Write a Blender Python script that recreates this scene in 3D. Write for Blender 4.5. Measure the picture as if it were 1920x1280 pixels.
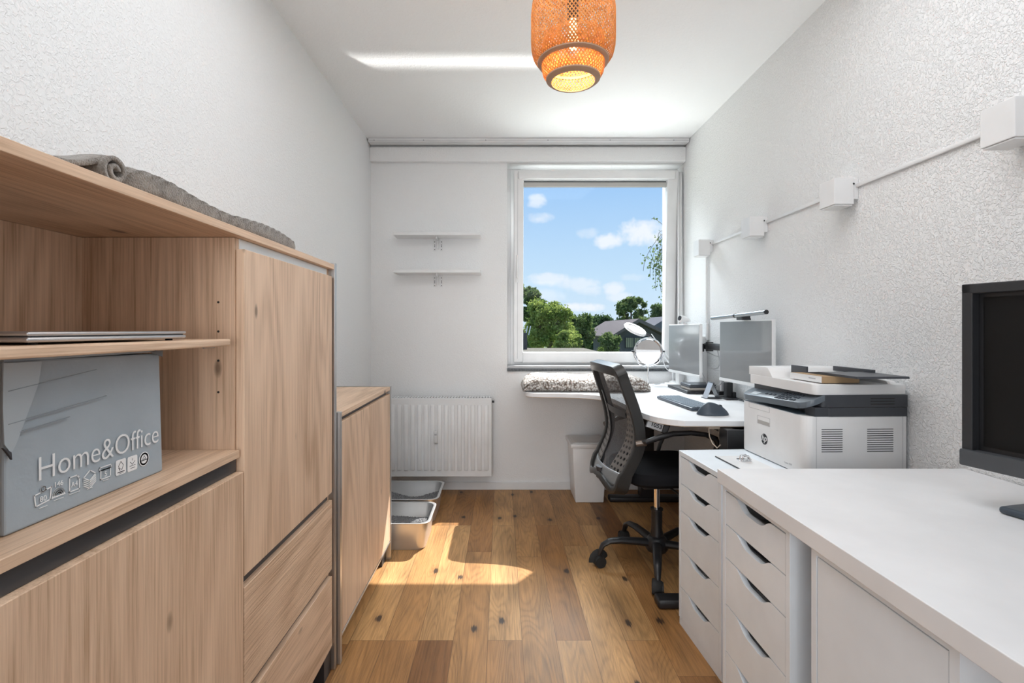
import bpy, bmesh, math, random
import numpy as np
from mathutils import Vector, Matrix
PI = math.pi
random.seed(7)
for o in list(bpy.data.objects): bpy.data.objects.remove(o)
S = bpy.context.scene
C = S.collection

# ---------------------------------------------------------------- camera
cam_d = bpy.data.cameras.new('camera'); cam = bpy.data.objects.new('camera', cam_d); C.objects.link(cam)
cam.location = (0, 0, 1.17); cam.rotation_euler = (PI/2, 0, 0)
cam_d.sensor_width = 36; cam_d.sensor_fit = 'HORIZONTAL'
cam_d.lens = 950/1920*36
cam_d.shift_x = 20/1920; cam_d.shift_y = -23/1920
cam_d.clip_start = 0.02; cam_d.clip_end = 500
S.camera = cam

# ---------------------------------------------------------------- view, sky, sun, fill lamps
S.view_settings.view_transform = 'Standard'; S.view_settings.look = 'None'
S.view_settings.gamma = 1; S.view_settings.use_curve_mapping = False
S.view_settings.exposure = 0.92

def nn(nt, t, **kw):
    n = nt.nodes.new(t)
    for k, v in kw.items():
        if k in n.inputs: n.inputs[k].default_value = v
        else: setattr(n, k, v)
    return n
def mth(nt, op, a, b=None, c=None, clamp=False):
    n = nt.nodes.new('ShaderNodeMath'); n.operation = op; n.use_clamp = clamp
    for i, x in enumerate((a, b, c)):
        if x is None: continue
        if isinstance(x, (int, float)): n.inputs[i].default_value = x
        else: nt.links.new(x, n.inputs[i])
    return n.outputs[0]
def ramp(nt, fac, stops):
    n = nt.nodes.new('ShaderNodeValToRGB')
    while len(n.color_ramp.elements) < len(stops): n.color_ramp.elements.new(0.5)
    for e, (p, c) in zip(n.color_ramp.elements, stops):
        e.position = p; e.color = (*c, 1) if len(c) == 3 else c
    nt.links.new(fac, n.inputs[0]); return n.outputs[0]
def mixc(nt, f, a, b, mode='MIX'):
    n = nt.nodes.new('ShaderNodeMix'); n.data_type = 'RGBA'; n.blend_type = mode
    for s, x in ((0, f), (6, a), (7, b)):
        if isinstance(x, (int, float)): n.inputs[s].default_value = x
        elif isinstance(x, tuple): n.inputs[s].default_value = (*x, 1) if len(x) == 3 else x
        else: nt.links.new(x, n.inputs[s])
    return n.outputs[2]

W = bpy.data.worlds.new('sky'); S.world = W; W.use_nodes = True
nt = W.node_tree; nt.nodes.clear()
tc = nt.nodes.new('ShaderNodeTexCoord'); sep = nt.nodes.new('ShaderNodeSeparateXYZ')
nt.links.new(tc.outputs['Generated'], sep.inputs[0])
gx, gy, gz = sep.outputs
base = ramp(nt, mth(nt, 'MULTIPLY_ADD', gz, 1.0, 0.0, True), [(0.0, (.66, .79, .93)), (0.10, (.55, .74, .93)), (0.28, (.34, .57, .90)), (1.0, (.16, .36, .78))])
# clouds: soft puffs placed by direction (azimuth, elevation) and broken up by noise
az = mth(nt, 'DIVIDE', gx, gy); el = mth(nt, 'DIVIDE', gz, gy)
cn = nn(nt, 'ShaderNodeTexNoise', Scale=48.0, Detail=6.0, Roughness=.6)
nt.links.new(tc.outputs['Generated'], cn.inputs['Vector'])
cloud = None
for (px, py, rx, ry, a) in [(1008, 377, 16, 11, .75), (1013, 408, 21, 9, .6), (1103, 438, 18, 9, .45), (1141, 450, 25, 12, .95), (1203, 438, 36, 21, 1.0),
                            (1225, 428, 14, 14, .7), (1030, 524, 38, 10, .75), (1082, 532, 36, 11, .65), (1110, 544, 20, 9, .6), (1149, 541, 18, 12, .85), (1163, 556, 22, 8, .7),
                            (1096, 576, 34, 7, 1.0), (1020, 556, 30, 12, .4), (1190, 520, 20, 6, .3)]:
    da = mth(nt, 'DIVIDE', mth(nt, 'SUBTRACT', az, (px-940)/950), rx/950)
    de = mth(nt, 'DIVIDE', mth(nt, 'SUBTRACT', el, (617-py)/950), ry/950)
    d2 = mth(nt, 'ADD', mth(nt, 'MULTIPLY', da, da), mth(nt, 'MULTIPLY', de, de))
    d2 = mth(nt, 'ADD', d2, mth(nt, 'MULTIPLY', mth(nt, 'SUBTRACT', cn.outputs[0], .5), 4.2))
    m = mth(nt, 'MULTIPLY', mth(nt, 'SUBTRACT', 1.15, mth(nt, 'MULTIPLY', d2, .62), clamp=True), a)
    cloud = m if cloud is None else mth(nt, 'MAXIMUM', cloud, m)
cloud = mth(nt, 'MULTIPLY', cloud, mth(nt, 'GREATER_THAN', gy, 0.0))
skyc = mixc(nt, cloud, base, (.86, .90, .97))
bg = nn(nt, 'ShaderNodeBackground', Strength=.57); nt.links.new(skyc, bg.inputs[0])
wo = nt.nodes.new('ShaderNodeOutputWorld'); nt.links.new(bg.outputs[0], wo.inputs[0])

def light(name, kind, energy, color, loc=(0, 0, 0), direction=None, **kw):
    d = bpy.data.lights.new(name, kind); d.energy = energy; d.color = color
    o = bpy.data.objects.new(name, d); C.objects.link(o); o.location = loc
    if direction is not None: o.rotation_euler = Vector(direction).to_track_quat('-Z', 'Y').to_euler()
    for k, v in kw.items(): setattr(d, k, v)
    return o
sun = light('sun', 'SUN', 5.4, (1, .95, .90), direction=(-1.166, -1.58, -2.247), angle=math.radians(.5))
# unseen fill lamps added behind the camera to brighten room and back wall
light('rear_fill', 'AREA', 7, (.88, .94, 1), (-.45, -1.2, .85), (0.42, 1, 0.06), shape='RECTANGLE', size=2.2, size_y=2.0)
light('back_wall_fill', 'AREA', 1.9, (.93, .965, 1), (-.3, -1.35, 1.2), (.09, 1, -.06), shape='RECTANGLE', size=1.2, size_y=1.2, spread=math.radians(52))
# added lamp facing up, filling the room by way of the ceiling
light('ceiling_bounce_fill', 'AREA', 5, (.98, .985, 1), (0.2, -.7, 1.2), (0, .2, 1), shape='RECTANGLE', size=1.6, size_y=1.0)
light('overhead_fill', 'AREA', 9.5, (.92, .96, 1), (0.22, 1.2, 2.49), (0, 0, -1), shape='RECTANGLE', size=1.7, size_y=1.3)  # fill lamp added under the ceiling, out of view
# added lamp above the window view, strengthening the light of the open sky
light('sky_fill', 'AREA', 480, (.90, .97, 1), (0.6, 6.4, 4.9), (-.05, -1, -.95), shape='RECTANGLE', size=4.0, size_y=2.6)
# added lamp outside below the view, brightening the ceiling like sunlit ground
light('ground_fill', 'AREA', 165, (.96, .98, 1), (0.5, 6.6, -1.2), (0, -1, .95), shape='RECTANGLE', size=4.5, size_y=3.0)
# sun glint thrown up through the window on to the ceiling
_d = Vector((-.93, -1.235, .37)).normalized(); _c = Vector((-.26, 2.565, 2.524))
gl = light('sun_glint', 'AREA', .42, (1, .98, .95), _c - _d*2.6, None, shape='RECTANGLE', size=2.4, size_y=.024)
gl.data.spread = math.radians(1.0)
_z = -_d; _x = Vector((1, 0, 0)); _x = (_x - _z*_x.dot(_z)).normalized(); _y = _z.cross(_x)
gl.rotation_euler = Matrix((_x, _y, _z)).transposed().to_euler()

# ---------------------------------------------------------------- tagging helpers
def tag(o, label=None, cat=None, group=None, kind=None):
    if label: o['label'] = label
    if cat: o['category'] = cat
    if group: o['group'] = group
    if kind: o['kind'] = kind
    return o
def thing(name, label, cat, loc=(0, 0, 0), rotz=0, group=None):
    o = bpy.data.objects.new(name, None); C.objects.link(o); o.empty_display_size = .1
    o.location = loc; o.rotation_euler = (0, 0, rotz)
    return tag(o, label, cat, group)

class G:
    """mesh collector: shapes go in world (or local) coordinates, obj() links them as one mesh"""
    def __init__(s): s.bm = bmesh.new()
    def box(s, x0, x1, y0, y1, z0, z1, bev=0.0, seg=2, mat=None):
        b = s.bm if not bev and mat is None else bmesh.new()
        vs = [b.verts.new((x, y, z)) for z in (z0, z1) for y in (y0, y1) for x in (x0, x1)]
        for f in ((0, 2, 3, 1), (4, 5, 7, 6), (0, 1, 5, 4), (2, 6, 7, 3), (0, 4, 6, 2), (1, 3, 7, 5)):
            b.faces.new([vs[i] for i in f])
        if b is not s.bm:
            if bev: bmesh.ops.bevel(b, geom=list(b.edges), offset=bev, segments=seg, profile=.5, affect='EDGES')
            if mat is not None: b.transform(mat)
            s.merge(b)
        return s
    def merge(s, b):
        m = bpy.data.meshes.new('t'); b.to_mesh(m); b.free(); s.bm.from_mesh(m); bpy.data.meshes.remove(m)
    def tube(s, pts, r, seg=8, caps=True, flat=None):
        pts = [Vector(p) for p in pts]; n = len(pts)
        rs = r if isinstance(r, (list, tuple)) else [r]*n
        up = Vector((0, 0, 1)); rings = []; prev = None
        for i, p in enumerate(pts):
            d = (pts[min(i+1, n-1)] - pts[max(i-1, 0)]).normalized()
            if prev is None:
                a = d.cross(up)
                if a.length < .05: a = d.cross(Vector((0, 1, 0)))
                a.normalize()
            else:
                a = (prev - d*prev.dot(d)).normalized()
            b = d.cross(a); prev = a
            fa, fb = flat or (1, 1)
            rings.append([s.bm.verts.new(p + rs[i]*(a*fa*math.cos(2*PI*k/seg) + b*fb*math.sin(2*PI*k/seg))) for k in range(seg)])
        for i in range(n-1):
            for k in range(seg):
                s.bm.faces.new((rings[i][k], rings[i+1][k], rings[i+1][(k+1) % seg], rings[i][(k+1) % seg]))
        if caps:
            s.bm.faces.new(rings[0]); s.bm.faces.new(rings[-1][::-1])
        return s
    def cyl(s, p0, p1, r, seg=24, r2=None):
        return s.tube([p0, p1], [r, r if r2 is None else r2], seg)
    def lathe(s, prof, c=(0, 0, 0), seg=32, mat=None):
        b = bmesh.new(); rings = []
        for (r, z) in prof:
            if r < 1e-6: rings.append([b.verts.new((0, 0, z))])
            else: rings.append([b.verts.new((r*math.cos(2*PI*k/seg), r*math.sin(2*PI*k/seg), z)) for k in range(seg)])
        for i in range(len(rings)-1):
            A, B = rings[i], rings[i+1]
            for k in range(seg):
                k2 = (k+1) % seg
                if len(A) == 1 and len(B) > 1: b.faces.new((A[0], B[k2], B[k]))
                elif len(B) == 1 and len(A) > 1: b.faces.new((A[k], A[k2], B[0]))
                elif len(A) > 1: b.faces.new((A[k], A[k2], B[k2], B[k]))
        M = Matrix.Translation(c) @ (mat or Matrix.Identity(4)); b.transform(M); s.merge(b); return s
    def prism(s, poly, h, mat=None, bev=0):
        """polygon in xy extruded to z=h, then transformed"""
        b = bmesh.new()
        lo = [b.verts.new((x, y, 0)) for x, y in poly]; hi = [b.verts.new((x, y, h)) for x, y in poly]
        n = len(poly); b.faces.new(lo[::-1]); b.faces.new(hi)
        for i in range(n): b.faces.new((lo[i], lo[(i+1) % n], hi[(i+1) % n], hi[i]))
        if bev: bmesh.ops.bevel(b, geom=list(b.edges), offset=bev, segments=2, profile=.5, affect='EDGES')
        if mat is not None: b.transform(mat)
        s.merge(b); return s
    def grid(s, fn, nu, nv, closed_u=False):
        V = [[s.bm.verts.new(fn(i/(nu if closed_u else nu-1), j/(nv-1))) for j in range(nv)] for i in range(nu)]
        for i in range(nu if closed_u else nu-1):
            for j in range(nv-1):
                i2 = (i+1) % nu
                s.bm.faces.new((V[i][j], V[i2][j], V[i2][j+1], V[i][j+1]))
        return s
    def mesh(s, m, mat=None):
        b = bmesh.new(); b.from_mesh(m)
        if mat is not None: b.transform(mat)
        s.merge(b); return s
    def split(s, name, m, parent=None, **kw):
        """every loose piece becomes a part of its own"""
        bm = s.bm; bm.verts.index_update(); seen = set(); out = []
        for v in list(bm.verts):
            if v.index in seen: continue
            st_ = [v]; comp = []
            while st_:
                q = st_.pop()
                if q.index in seen: continue
                seen.add(q.index); comp.append(q)
                st_ += [e.other_vert(q) for e in q.link_edges]
            h = G(); mp = {q.index: h.bm.verts.new(q.co) for q in comp}
            for f in {f for q in comp for f in q.link_faces}: h.bm.faces.new([mp[x.index] for x in f.verts])
            out.append(h.obj(name, m, parent, **kw))
        bm.free(); return out
    def obj(s, name, m, parent=None, smooth=False, world=True, label=None, recalc=True):
        if recalc: bmesh.ops.recalc_face_normals(s.bm, faces=s.bm.faces)
        me = bpy.data.meshes.new(name); o = bpy.data.objects.new(name, me); C.objects.link(o)
        if parent is not None:
            o.parent = parent
            if world:
                P = Matrix.LocRotScale(parent.location, parent.rotation_euler, None)
                q = parent
                while q.parent is not None:
                    q = q.parent; P = Matrix.LocRotScale(q.location, q.rotation_euler, None) @ P
                s.bm.transform(P.inverted())
        s.bm.to_mesh(me); s.bm.free()
        for x in (m if isinstance(m, (list, tuple)) else [m]): me.materials.append(x)
        if smooth:
            me.polygons.foreach_set('use_smooth', [True]*len(me.polygons))
            try: me.set_sharp_from_angle(angle=math.radians(38))
            except Exception: pass
        if label: o['label'] = label
        return o
def solo(g, name, m, label, cat, loc=None, smooth=False, group=None, kind=None):
    o = g.obj(name, m, smooth=smooth)
    if loc is not None:
        o.data.transform(Matrix.Translation(-Vector(loc))); o.location = loc
    return tag(o, label, cat, group, kind)
def struct(name, g, m):
    o = g.obj(name, m); o['kind'] = 'structure'; return o
def copy_tree(o, parent=None):
    c = o.copy(); C.objects.link(c); c.parent = parent
    for ch in [x for x in bpy.data.objects if x.parent == o]: copy_tree(ch, c)
    return c
def text_mesh(txt, size, depth=.0006, offset=0.0, align='LEFT', shear=0):
    cu = bpy.data.curves.new('t', 'FONT'); cu.body = txt; cu.size = size; cu.extrude = depth; cu.offset = offset
    cu.align_x = align; cu.shear = shear; cu.resolution_u = 4
    to = bpy.data.objects.new('t', cu); C.objects.link(to)
    bpy.context.view_layer.update()
    me = bpy.data.meshes.new_from_object(to.evaluated_get(bpy.context.evaluated_depsgraph_get()))
    bpy.data.objects.remove(to); return me

# ---------------------------------------------------------------- materials
def mat(name, col, rough=.5, metal=0, spec=.5, bump=None, coat=0, var=None, trans=0, sheen=0):
    m = bpy.data.materials.new(name); m.use_nodes = True; nt = m.node_tree; b = nt.nodes['Principled BSDF']
    b.inputs['Base Color'].default_value = (*col, 1); b.inputs['Roughness'].default_value = rough
    b.inputs['Metallic'].default_value = metal; b.inputs['Specular IOR Level'].default_value = spec
    b.inputs['Coat Weight'].default_value = coat
    if sheen: b.inputs['Sheen Weight'].default_value = sheen
    tcn = nt.nodes.new('ShaderNodeTexCoord')
    sc, amt = var or (6.0, .05)      # every surface gets a slight procedural variation
    n = nn(nt, 'ShaderNodeTexNoise', Scale=sc, Detail=4.0); nt.links.new(tcn.outputs['Object'], n.inputs['Vector'])
    lo = tuple(c*(1-amt) for c in col); hi = tuple(min(1, c*(1+amt)) for c in col)
    nt.links.new(ramp(nt, n.outputs[0], [(.3, lo), (.7, hi)]), b.inputs['Base Color'])
    if bump:
        s2, dist = bump
        n2 = nn(nt, 'ShaderNodeTexNoise', Scale=s2, Detail=3.0); nt.links.new(tcn.outputs['Object'], n2.inputs['Vector'])
        bp = nn(nt, 'ShaderNodeBump', Strength=1.0, Distance=dist); nt.links.new(n2.outputs[0], bp.inputs['Height'])
        nt.links.new(bp.outputs[0], b.inputs['Normal'])
    return m

def wood(name, axis, light_c, dark_c, knots=.45, rough=.5, relief=.0002):
    m = bpy.data.materials.new(name); m.use_nodes = True; nt = m.node_tree; b = nt.nodes['Principled BSDF']
    t = nt.nodes.new('ShaderNodeTexCoord'); oi = nt.nodes.new('ShaderNodeObjectInfo')
    off = nn(nt, 'ShaderNodeVectorMath', operation='ADD'); nt.links.new(t.outputs['Object'], off.inputs[0])
    cmb = nt.nodes.new('ShaderNodeCombineXYZ'); r = mth(nt, 'MULTIPLY', oi.outputs['Random'], 37.0)
    for i in range(3): nt.links.new(r, cmb.inputs[i])
    nt.links.new(cmb.outputs[0], off.inputs[1])
    def scaled(w, l):
        v = nn(nt, 'ShaderNodeVectorMath', operation='MULTIPLY'); nt.links.new(off.outputs[0], v.inputs[0])
        s3 = [w, w, w]; s3['XYZ'.index(axis)] = l; v.inputs[1].default_value = s3; return v.outputs[0]
    n1 = nn(nt, 'ShaderNodeTexNoise', Scale=1.0, Detail=2.0, Roughness=.4, Distortion=.4); nt.links.new(scaled(3.4, .55), n1.inputs['Vector'])
    rings = mth(nt, 'SINE', mth(nt, 'MULTIPLY', n1.outputs[0], 85.0))
    n2 = nn(nt, 'ShaderNodeTexNoise', Scale=1.0, Detail=4.0, Roughness=.7); nt.links.new(scaled(210.0, 4.0), n2.inputs['Vector'])
    n3 = nn(nt, 'ShaderNodeTexNoise', Scale=1.0, Detail=2.0); nt.links.new(scaled(6.0, .7), n3.inputs['Vector'])
    f = mth(nt, 'ADD', mth(nt, 'MULTIPLY', rings, .07), mth(nt, 'MULTIPLY', n2.outputs[0], .85))
    f = mth(nt, 'ADD', f, mth(nt, 'MULTIPLY', n3.outputs[0], .40))
    col = ramp(nt, f, [(.42, dark_c), (.60, tuple((a*.6+c*.4) for a, c in zip(light_c, dark_c))), (.80, light_c)])
    v = nn(nt, 'ShaderNodeTexVoronoi', Scale=1.0, Randomness=1.0); nt.links.new(scaled(11.0, 5.0), v.inputs['Vector'])
    sepc = nt.nodes.new('ShaderNodeSeparateColor'); nt.links.new(v.outputs['Color'], sepc.inputs[0])
    on = mth(nt, 'LESS_THAN', sepc.outputs[0], knots)
    dd = mth(nt, 'ADD', v.outputs['Distance'], mth(nt, 'MULTIPLY', mth(nt, 'SUBTRACT', n3.outputs[0], .5), .25))
    k = mth(nt, 'MULTIPLY', mth(nt, 'MULTIPLY', mth(nt, 'SUBTRACT', .15, dd), 16.0, clamp=True), on, clamp=True)
    col = mixc(nt, mth(nt, 'MULTIPLY', k, .75), col, tuple(c*.28 for c in dark_c))
    nt.links.new(col, b.inputs['Base Color']); b.inputs['Roughness'].default_value = rough
    bp = nn(nt, 'ShaderNodeBump', Strength=1.0, Distance=relief); nt.links.new(mth(nt, 'ADD', n2.outputs[0], mth(nt, 'MULTIPLY', rings, .25)), bp.inputs['Height'])
    nt.links.new(bp.outputs[0], b.inputs['Normal'])
    return m

OL, OD = (.84, .61, .435), (.50, .32, .20)
woodZ = wood('oak_vertical', 'Z', OL, OD)
woodY = wood('oak_lengthwise', 'Y', OL, OD)
woodYr = wood('oak_brushed', 'Y', OL, OD, relief=.0022, knots=.3)
woodX = wood('oak_crosswise', 'X', OL, OD)

def wall_mat(name, col, dist, scale):
    m = bpy.data.materials.new(name); m.use_nodes = True; nt = m.node_tree; b = nt.nodes['Principled BSDF']
    b.inputs['Base Color'].default_value = (*col, 1); b.inputs['Roughness'].default_value = .75; b.inputs['Specular IOR Level'].default_value = .3
    t = nt.nodes.new('ShaderNodeTexCoord')
    n = nn(nt, 'ShaderNodeTexNoise', Scale=scale, Detail=2.5, Roughness=.5, Distortion=.8); nt.links.new(t.outputs['Object'], n.inputs['Vector'])
    h = ramp(nt, n.outputs[0], [(.46, (0, 0, 0)), (.60, (.75, .75, .75)), (.8, (1, 1, 1))])
    bp = nn(nt, 'ShaderNodeBump', Strength=1.0, Distance=dist); nt.links.new(h, bp.inputs['Height']); nt.links.new(bp.outputs[0], b.inputs['Normal'])
    return m
WALLC = (.87, .87, .87)
m_wall = wall_mat('woodchip_wallpaper', WALLC, .0022, 120)
m_wallsoft = wall_mat('painted_plaster', WALLC, .0010, 120)
m_ceil = wall_mat('ceiling_paint', (.89, .89, .89), .0006, 70)
m_white = mat('white_paint', (.80, .80, .80), .35)
m_frame = mat('window_plastic', (.80, .80, .80), .3)
m_lacq = mat('white_lacquer', (.81, .86, .91), .32)
m_foil = mat('white_foil_tabletop', (.80, .80, .81), .4)
m_greyp = mat('grey_plastic', (.45, .45, .46), .4)
m_black = mat('black_plastic', (.018, .018, .02), .38)
m_blackf = mat('black_fabric', (.012, .012, .014), .9, bump=(900, .0006), spec=.15)
m_dark = mat('dark_steel', (.045, .045, .05), .4, metal=.3)
m_anth = mat('anthracite_metal', (.10, .105, .115), .34, metal=.7)
m_alu = mat('brushed_frame_metal', (.55, .54, .53), .3, metal=.9)
m_chrome = mat('chrome', (.85, .86, .88), .06, metal=1)
m_silver = mat('silver_aluminium', (.58, .58, .59), .34, metal=.85)
m_steel = mat('stainless_steel', (.62, .62, .62), .33, metal=.75)
m_mirror = mat('mirror_glass', (.58, .58, .58), .02, metal=1)
m_print = mat('printer_white', (.80, .80, .80), .45)
m_printd = mat('printer_anthracite', (.045, .05, .06), .35)
m_panelb = mat('printer_panel_bluegrey', (.12, .145, .17), .3)
m_blue = mat('slate_plastic', (.045, .06, .08), .4)
m_screen = mat('matte_screen', (.19, .195, .20), .33, spec=.9, coat=.3)  # reflection at grazing angle is put into this grey base colour
m_screenb = mat('dark_screen', (.008, .008, .008), .5)
m_card = mat('grey_carton', (.40, .46, .51), .8, bump=(60, .0008), var=(9, .06))
m_cardin = mat('brown_carton', (.34, .22, .12), .85)
m_ink = mat('white_print', (.93, .94, .95), .6)
m_inkd = mat('dark_print', (.05, .05, .06), .6)
m_tan = mat('particle_board', (.45, .33, .22), .7)
m_bamboo_c = (.62, .27, .06)
m_litter = mat('litter_granules', (.19, .19, .195), .95, bump=(260, .004), var=(220, .5))
m_stone = mat('sill_stone', (.05, .055, .06), .35, var=(120, .8))
m_rubber = mat('rubber', (.02, .02, .02), .7)
m_red = mat('red_roof', (.25, .12, .09), .8)

def m_bamboo():
    m = bpy.data.materials.new('bamboo'); m.use_nodes = True; nt = m.node_tree; nt.nodes.clear()
    out = nt.nodes.new('ShaderNodeOutputMaterial'); t = nt.nodes.new('ShaderNodeTexCoord')
    n = nn(nt, 'ShaderNodeTexNoise', Scale=60.0, Detail=3.0); nt.links.new(t.outputs['Object'], n.inputs['Vector'])
    c = ramp(nt, n.outputs[0], [(.3, (.60, .28, .075)), (.7, (.82, .47, .15))])
    d = nn(nt, 'ShaderNodeBsdfPrincipled', Roughness=.45); nt.links.new(c, d.inputs['Base Color'])
    tr = nt.nodes.new('ShaderNodeBsdfTranslucent'); nt.links.new(c, tr.inputs[0])
    mx = nn(nt, 'ShaderNodeMixShader', Fac=.45); nt.links.new(d.outputs[0], mx.inputs[1]); nt.links.new(tr.outputs[0], mx.inputs[2])
    nt.links.new(mx.outputs[0], out.inputs[0]); return m
m_bam = m_bamboo()
m_bamrim = mat('bamboo_rim', (.40, .25, .16), .5)

def m_glass():
    m = bpy.data.materials.new('window_glass'); m.use_nodes = True; nt = m.node_tree; nt.nodes.clear()
    out = nt.nodes.new('ShaderNodeOutputMaterial'); ge = nt.nodes.new('ShaderNodeNewGeometry')
    dt = nn(nt, 'ShaderNodeVectorMath', operation='DOT_PRODUCT'); nt.links.new(ge.outputs['Incoming'], dt.inputs[0]); nt.links.new(ge.outputs['Normal'], dt.inputs[1])
    fr = mth(nt, 'MULTIPLY_ADD', mth(nt, 'POWER', mth(nt, 'SUBTRACT', 1.0, mth(nt, 'ABSOLUTE', dt.outputs['Value'])), 5.0), .5, .008)
    tr = nn(nt, 'ShaderNodeBsdfTransparent', Color=(.98, .99, .99, 1)); gl_ = nn(nt, 'ShaderNodeBsdfGlossy', Roughness=.02, Color=(.8, .8, .8, 1))
    mx = nt.nodes.new('ShaderNodeMixShader'); nt.links.new(fr, mx.inputs[0]); nt.links.new(tr.outputs[0], mx.inputs[1]); nt.links.new(gl_.outputs[0], mx.inputs[2])
    nt.links.new(mx.outputs[0], out.inputs[0]); return m
m_gls = m_glass()

def m_meshfab():
    m = bpy.data.materials.new('chair_mesh_fabric'); m.use_nodes = True; nt = m.node_tree; nt.nodes.clear()
    out = nt.nodes.new('ShaderNodeOutputMaterial'); t = nt.nodes.new('ShaderNodeTexCoord')
    w = nn(nt, 'ShaderNodeTexNoise', Scale=700.0, Detail=0.0); nt.links.new(t.outputs['Object'], w.inputs['Vector'])
    d = nn(nt, 'ShaderNodeBsdfPrincipled', Roughness=.7); d.inputs['Base Color'].default_value = (.05, .05, .055, 1)
    tr = nt.nodes.new('ShaderNodeBsdfTransparent'); mx = nt.nodes.new('ShaderNodeMixShader')
    nt.links.new(mth(nt, 'MULTIPLY_ADD', w.outputs[0], .5, .50, True), mx.inputs[0]); nt.links.new(tr.outputs[0], mx.inputs[1]); nt.links.new(d.outputs[0], mx.inputs[2])
    nt.links.new(mx.outputs[0], out.inputs[0]); return m

def m_floor():
    m = bpy.data.materials.new('oak_plank_floor'); m.use_nodes = True; nt = m.node_tree; b = nt.nodes['Principled BSDF']
    t = nt.nodes.new('ShaderNodeTexCoord'); sp = nt.nodes.new('ShaderNodeSeparateXYZ'); nt.links.new(t.outputs['Object'], sp.inputs[0])
    x, y, _ = sp.outputs
    PW, PL = .1295, 1.12
    u = mth(nt, 'DIVIDE', mth(nt, 'ADD', x, 3.03), PW); iu = mth(nt, 'FLOOR', u); fu = mth(nt, 'FRACT', u)
    wn = nn(nt, 'ShaderNodeTexWhiteNoise', noise_dimensions='1D'); nt.links.new(iu, wn.inputs['W'])
    par = mth(nt, 'MODULO', iu, 2.0)
    # every other plank starts on the same joint line, the others are staggered
    stg = mth(nt, 'MULTIPLY', mth(nt, 'MULTIPLY', wn.outputs['Value'], .9), mth(nt, 'SUBTRACT', 1.0, par))
    v = mth(nt, 'ADD', mth(nt, 'DIVIDE', mth(nt, 'ADD', y, 5.0-1.906+.0), PL), stg)
    v = mth(nt, 'SUBTRACT', v, (5.0/PL) % 1.0)
    iv = mth(nt, 'FLOOR', v); fv = mth(nt, 'FRACT', v)
    idn = nn(nt, 'ShaderNodeTexWhiteNoise', noise_dimensions='2D'); cm = nt.nodes.new('ShaderNodeCombineXYZ')
    nt.links.new(iu, cm.inputs[0]); nt.links.new(iv, cm.inputs[1]); nt.links.new(cm.outputs[0], idn.inputs['Vector'])
    rid = idn.outputs['Value']
    pos = nt.nodes.new('ShaderNodeCombineXYZ')
    nt.links.new(x, pos.inputs[0]); nt.links.new(y, pos.inputs[1]); nt.links.new(mth(nt, 'MULTIPLY', rid, 53.0), pos.inputs[2])
    def scaled(w, l):
        vv = nn(nt, 'ShaderNodeVectorMath', operation='MULTIPLY'); nt.links.new(pos.outputs[0], vv.inputs[0]); vv.inputs[1].default_value = (w, l, 1.0); return vv.outputs[0]
    n1 = nn(nt, 'ShaderNodeTexNoise', Scale=1.0, Detail=1.5, Roughness=.4, Distortion=.5); nt.links.new(scaled(9.0, 1.1), n1.inputs['Vector'])
    rings = mth(nt, 'SINE', mth(nt, 'MULTIPLY', n1.outputs[0], 130.0))
    rings = mth(nt, 'POWER', mth(nt, 'MULTIPLY_ADD', rings, .5, .5), 2.0)
    n2 = nn(nt, 'ShaderNodeTexNoise', Scale=1.0, Detail=5.0, Roughness=.7); nt.links.new(scaled(170.0, 7.0), n2.inputs['Vector'])
    n3 = nn(nt, 'ShaderNodeTexNoise', Scale=1.0, Detail=2.0); nt.links.new(scaled(9.0, 2.2), n3.inputs['Vector'])
    tone = ramp(nt, rid, [(0.0, (.21, .092, .030)), (.35, (.29, .138, .047)), (.7, (.37, .195, .074)), (1.0, (.45, .255, .105))])
    f = mth(nt, 'ADD', mth(nt, 'MULTIPLY', rings, -.20), mth(nt, 'MULTIPLY', mth(nt, 'SUBTRACT', n2.outputs[0], .5), 1.25))
    f = mth(nt, 'ADD', f, mth(nt, 'MULTIPLY', mth(nt, 'SUBTRACT', n3.outputs[0], .5), 1.2))
    gain = mth(nt, 'ADD', 1.12, f)
    cg = nt.nodes.new('ShaderNodeCombineColor')
    for i in range(3): nt.links.new(gain, cg.inputs[i])
    col = mixc(nt, 1.0, tone, cg.outputs[0], 'MULTIPLY')
    vo = nn(nt, 'ShaderNodeTexVoronoi', Scale=1.0, Randomness=1.0, voronoi_dimensions='2D'); nt.links.new(scaled(5.0, 2.6), vo.inputs['Vector'])
    sc = nt.nodes.new('ShaderNodeSeparateColor'); nt.links.new(vo.outputs['Color'], sc.inputs[0])
    on = mth(nt, 'LESS_THAN', sc.outputs[1], .5)
    dd = mth(nt, 'ADD', vo.outputs['Distance'], mth(nt, 'MULTIPLY', mth(nt, 'SUBTRACT', n2.outputs[0], .5), .16))
    halo = mth(nt, 'MULTIPLY', mth(nt, 'MULTIPLY', mth(nt, 'SUBTRACT', .20, dd), 5.0, clamp=True), on)
    core = mth(nt, 'MULTIPLY', mth(nt, 'MULTIPLY', mth(nt, 'SUBTRACT', .075, dd), 30.0, clamp=True), on)
    col = mixc(nt, mth(nt, 'MULTIPLY', halo, .5), col, (.16, .075, .03))
    col = mixc(nt, mth(nt, 'MULTIPLY', core, .9), col, (.025, .016, .012))
    eu = mth(nt, 'MINIMUM', fu, mth(nt, 'SUBTRACT', 1.0, fu)); ev = mth(nt, 'MULTIPLY', mth(nt, 'MINIMUM', fv, mth(nt, 'SUBTRACT', 1.0, fv)), PL/PW)
    seam = mth(nt, 'LESS_THAN', mth(nt, 'MINIMUM', eu, ev), .009)
    col = mixc(nt, mth(nt, 'MULTIPLY', seam, .55), col, (.07, .035, .018))
    nt.links.new(col, b.inputs['Base Color'])
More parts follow.
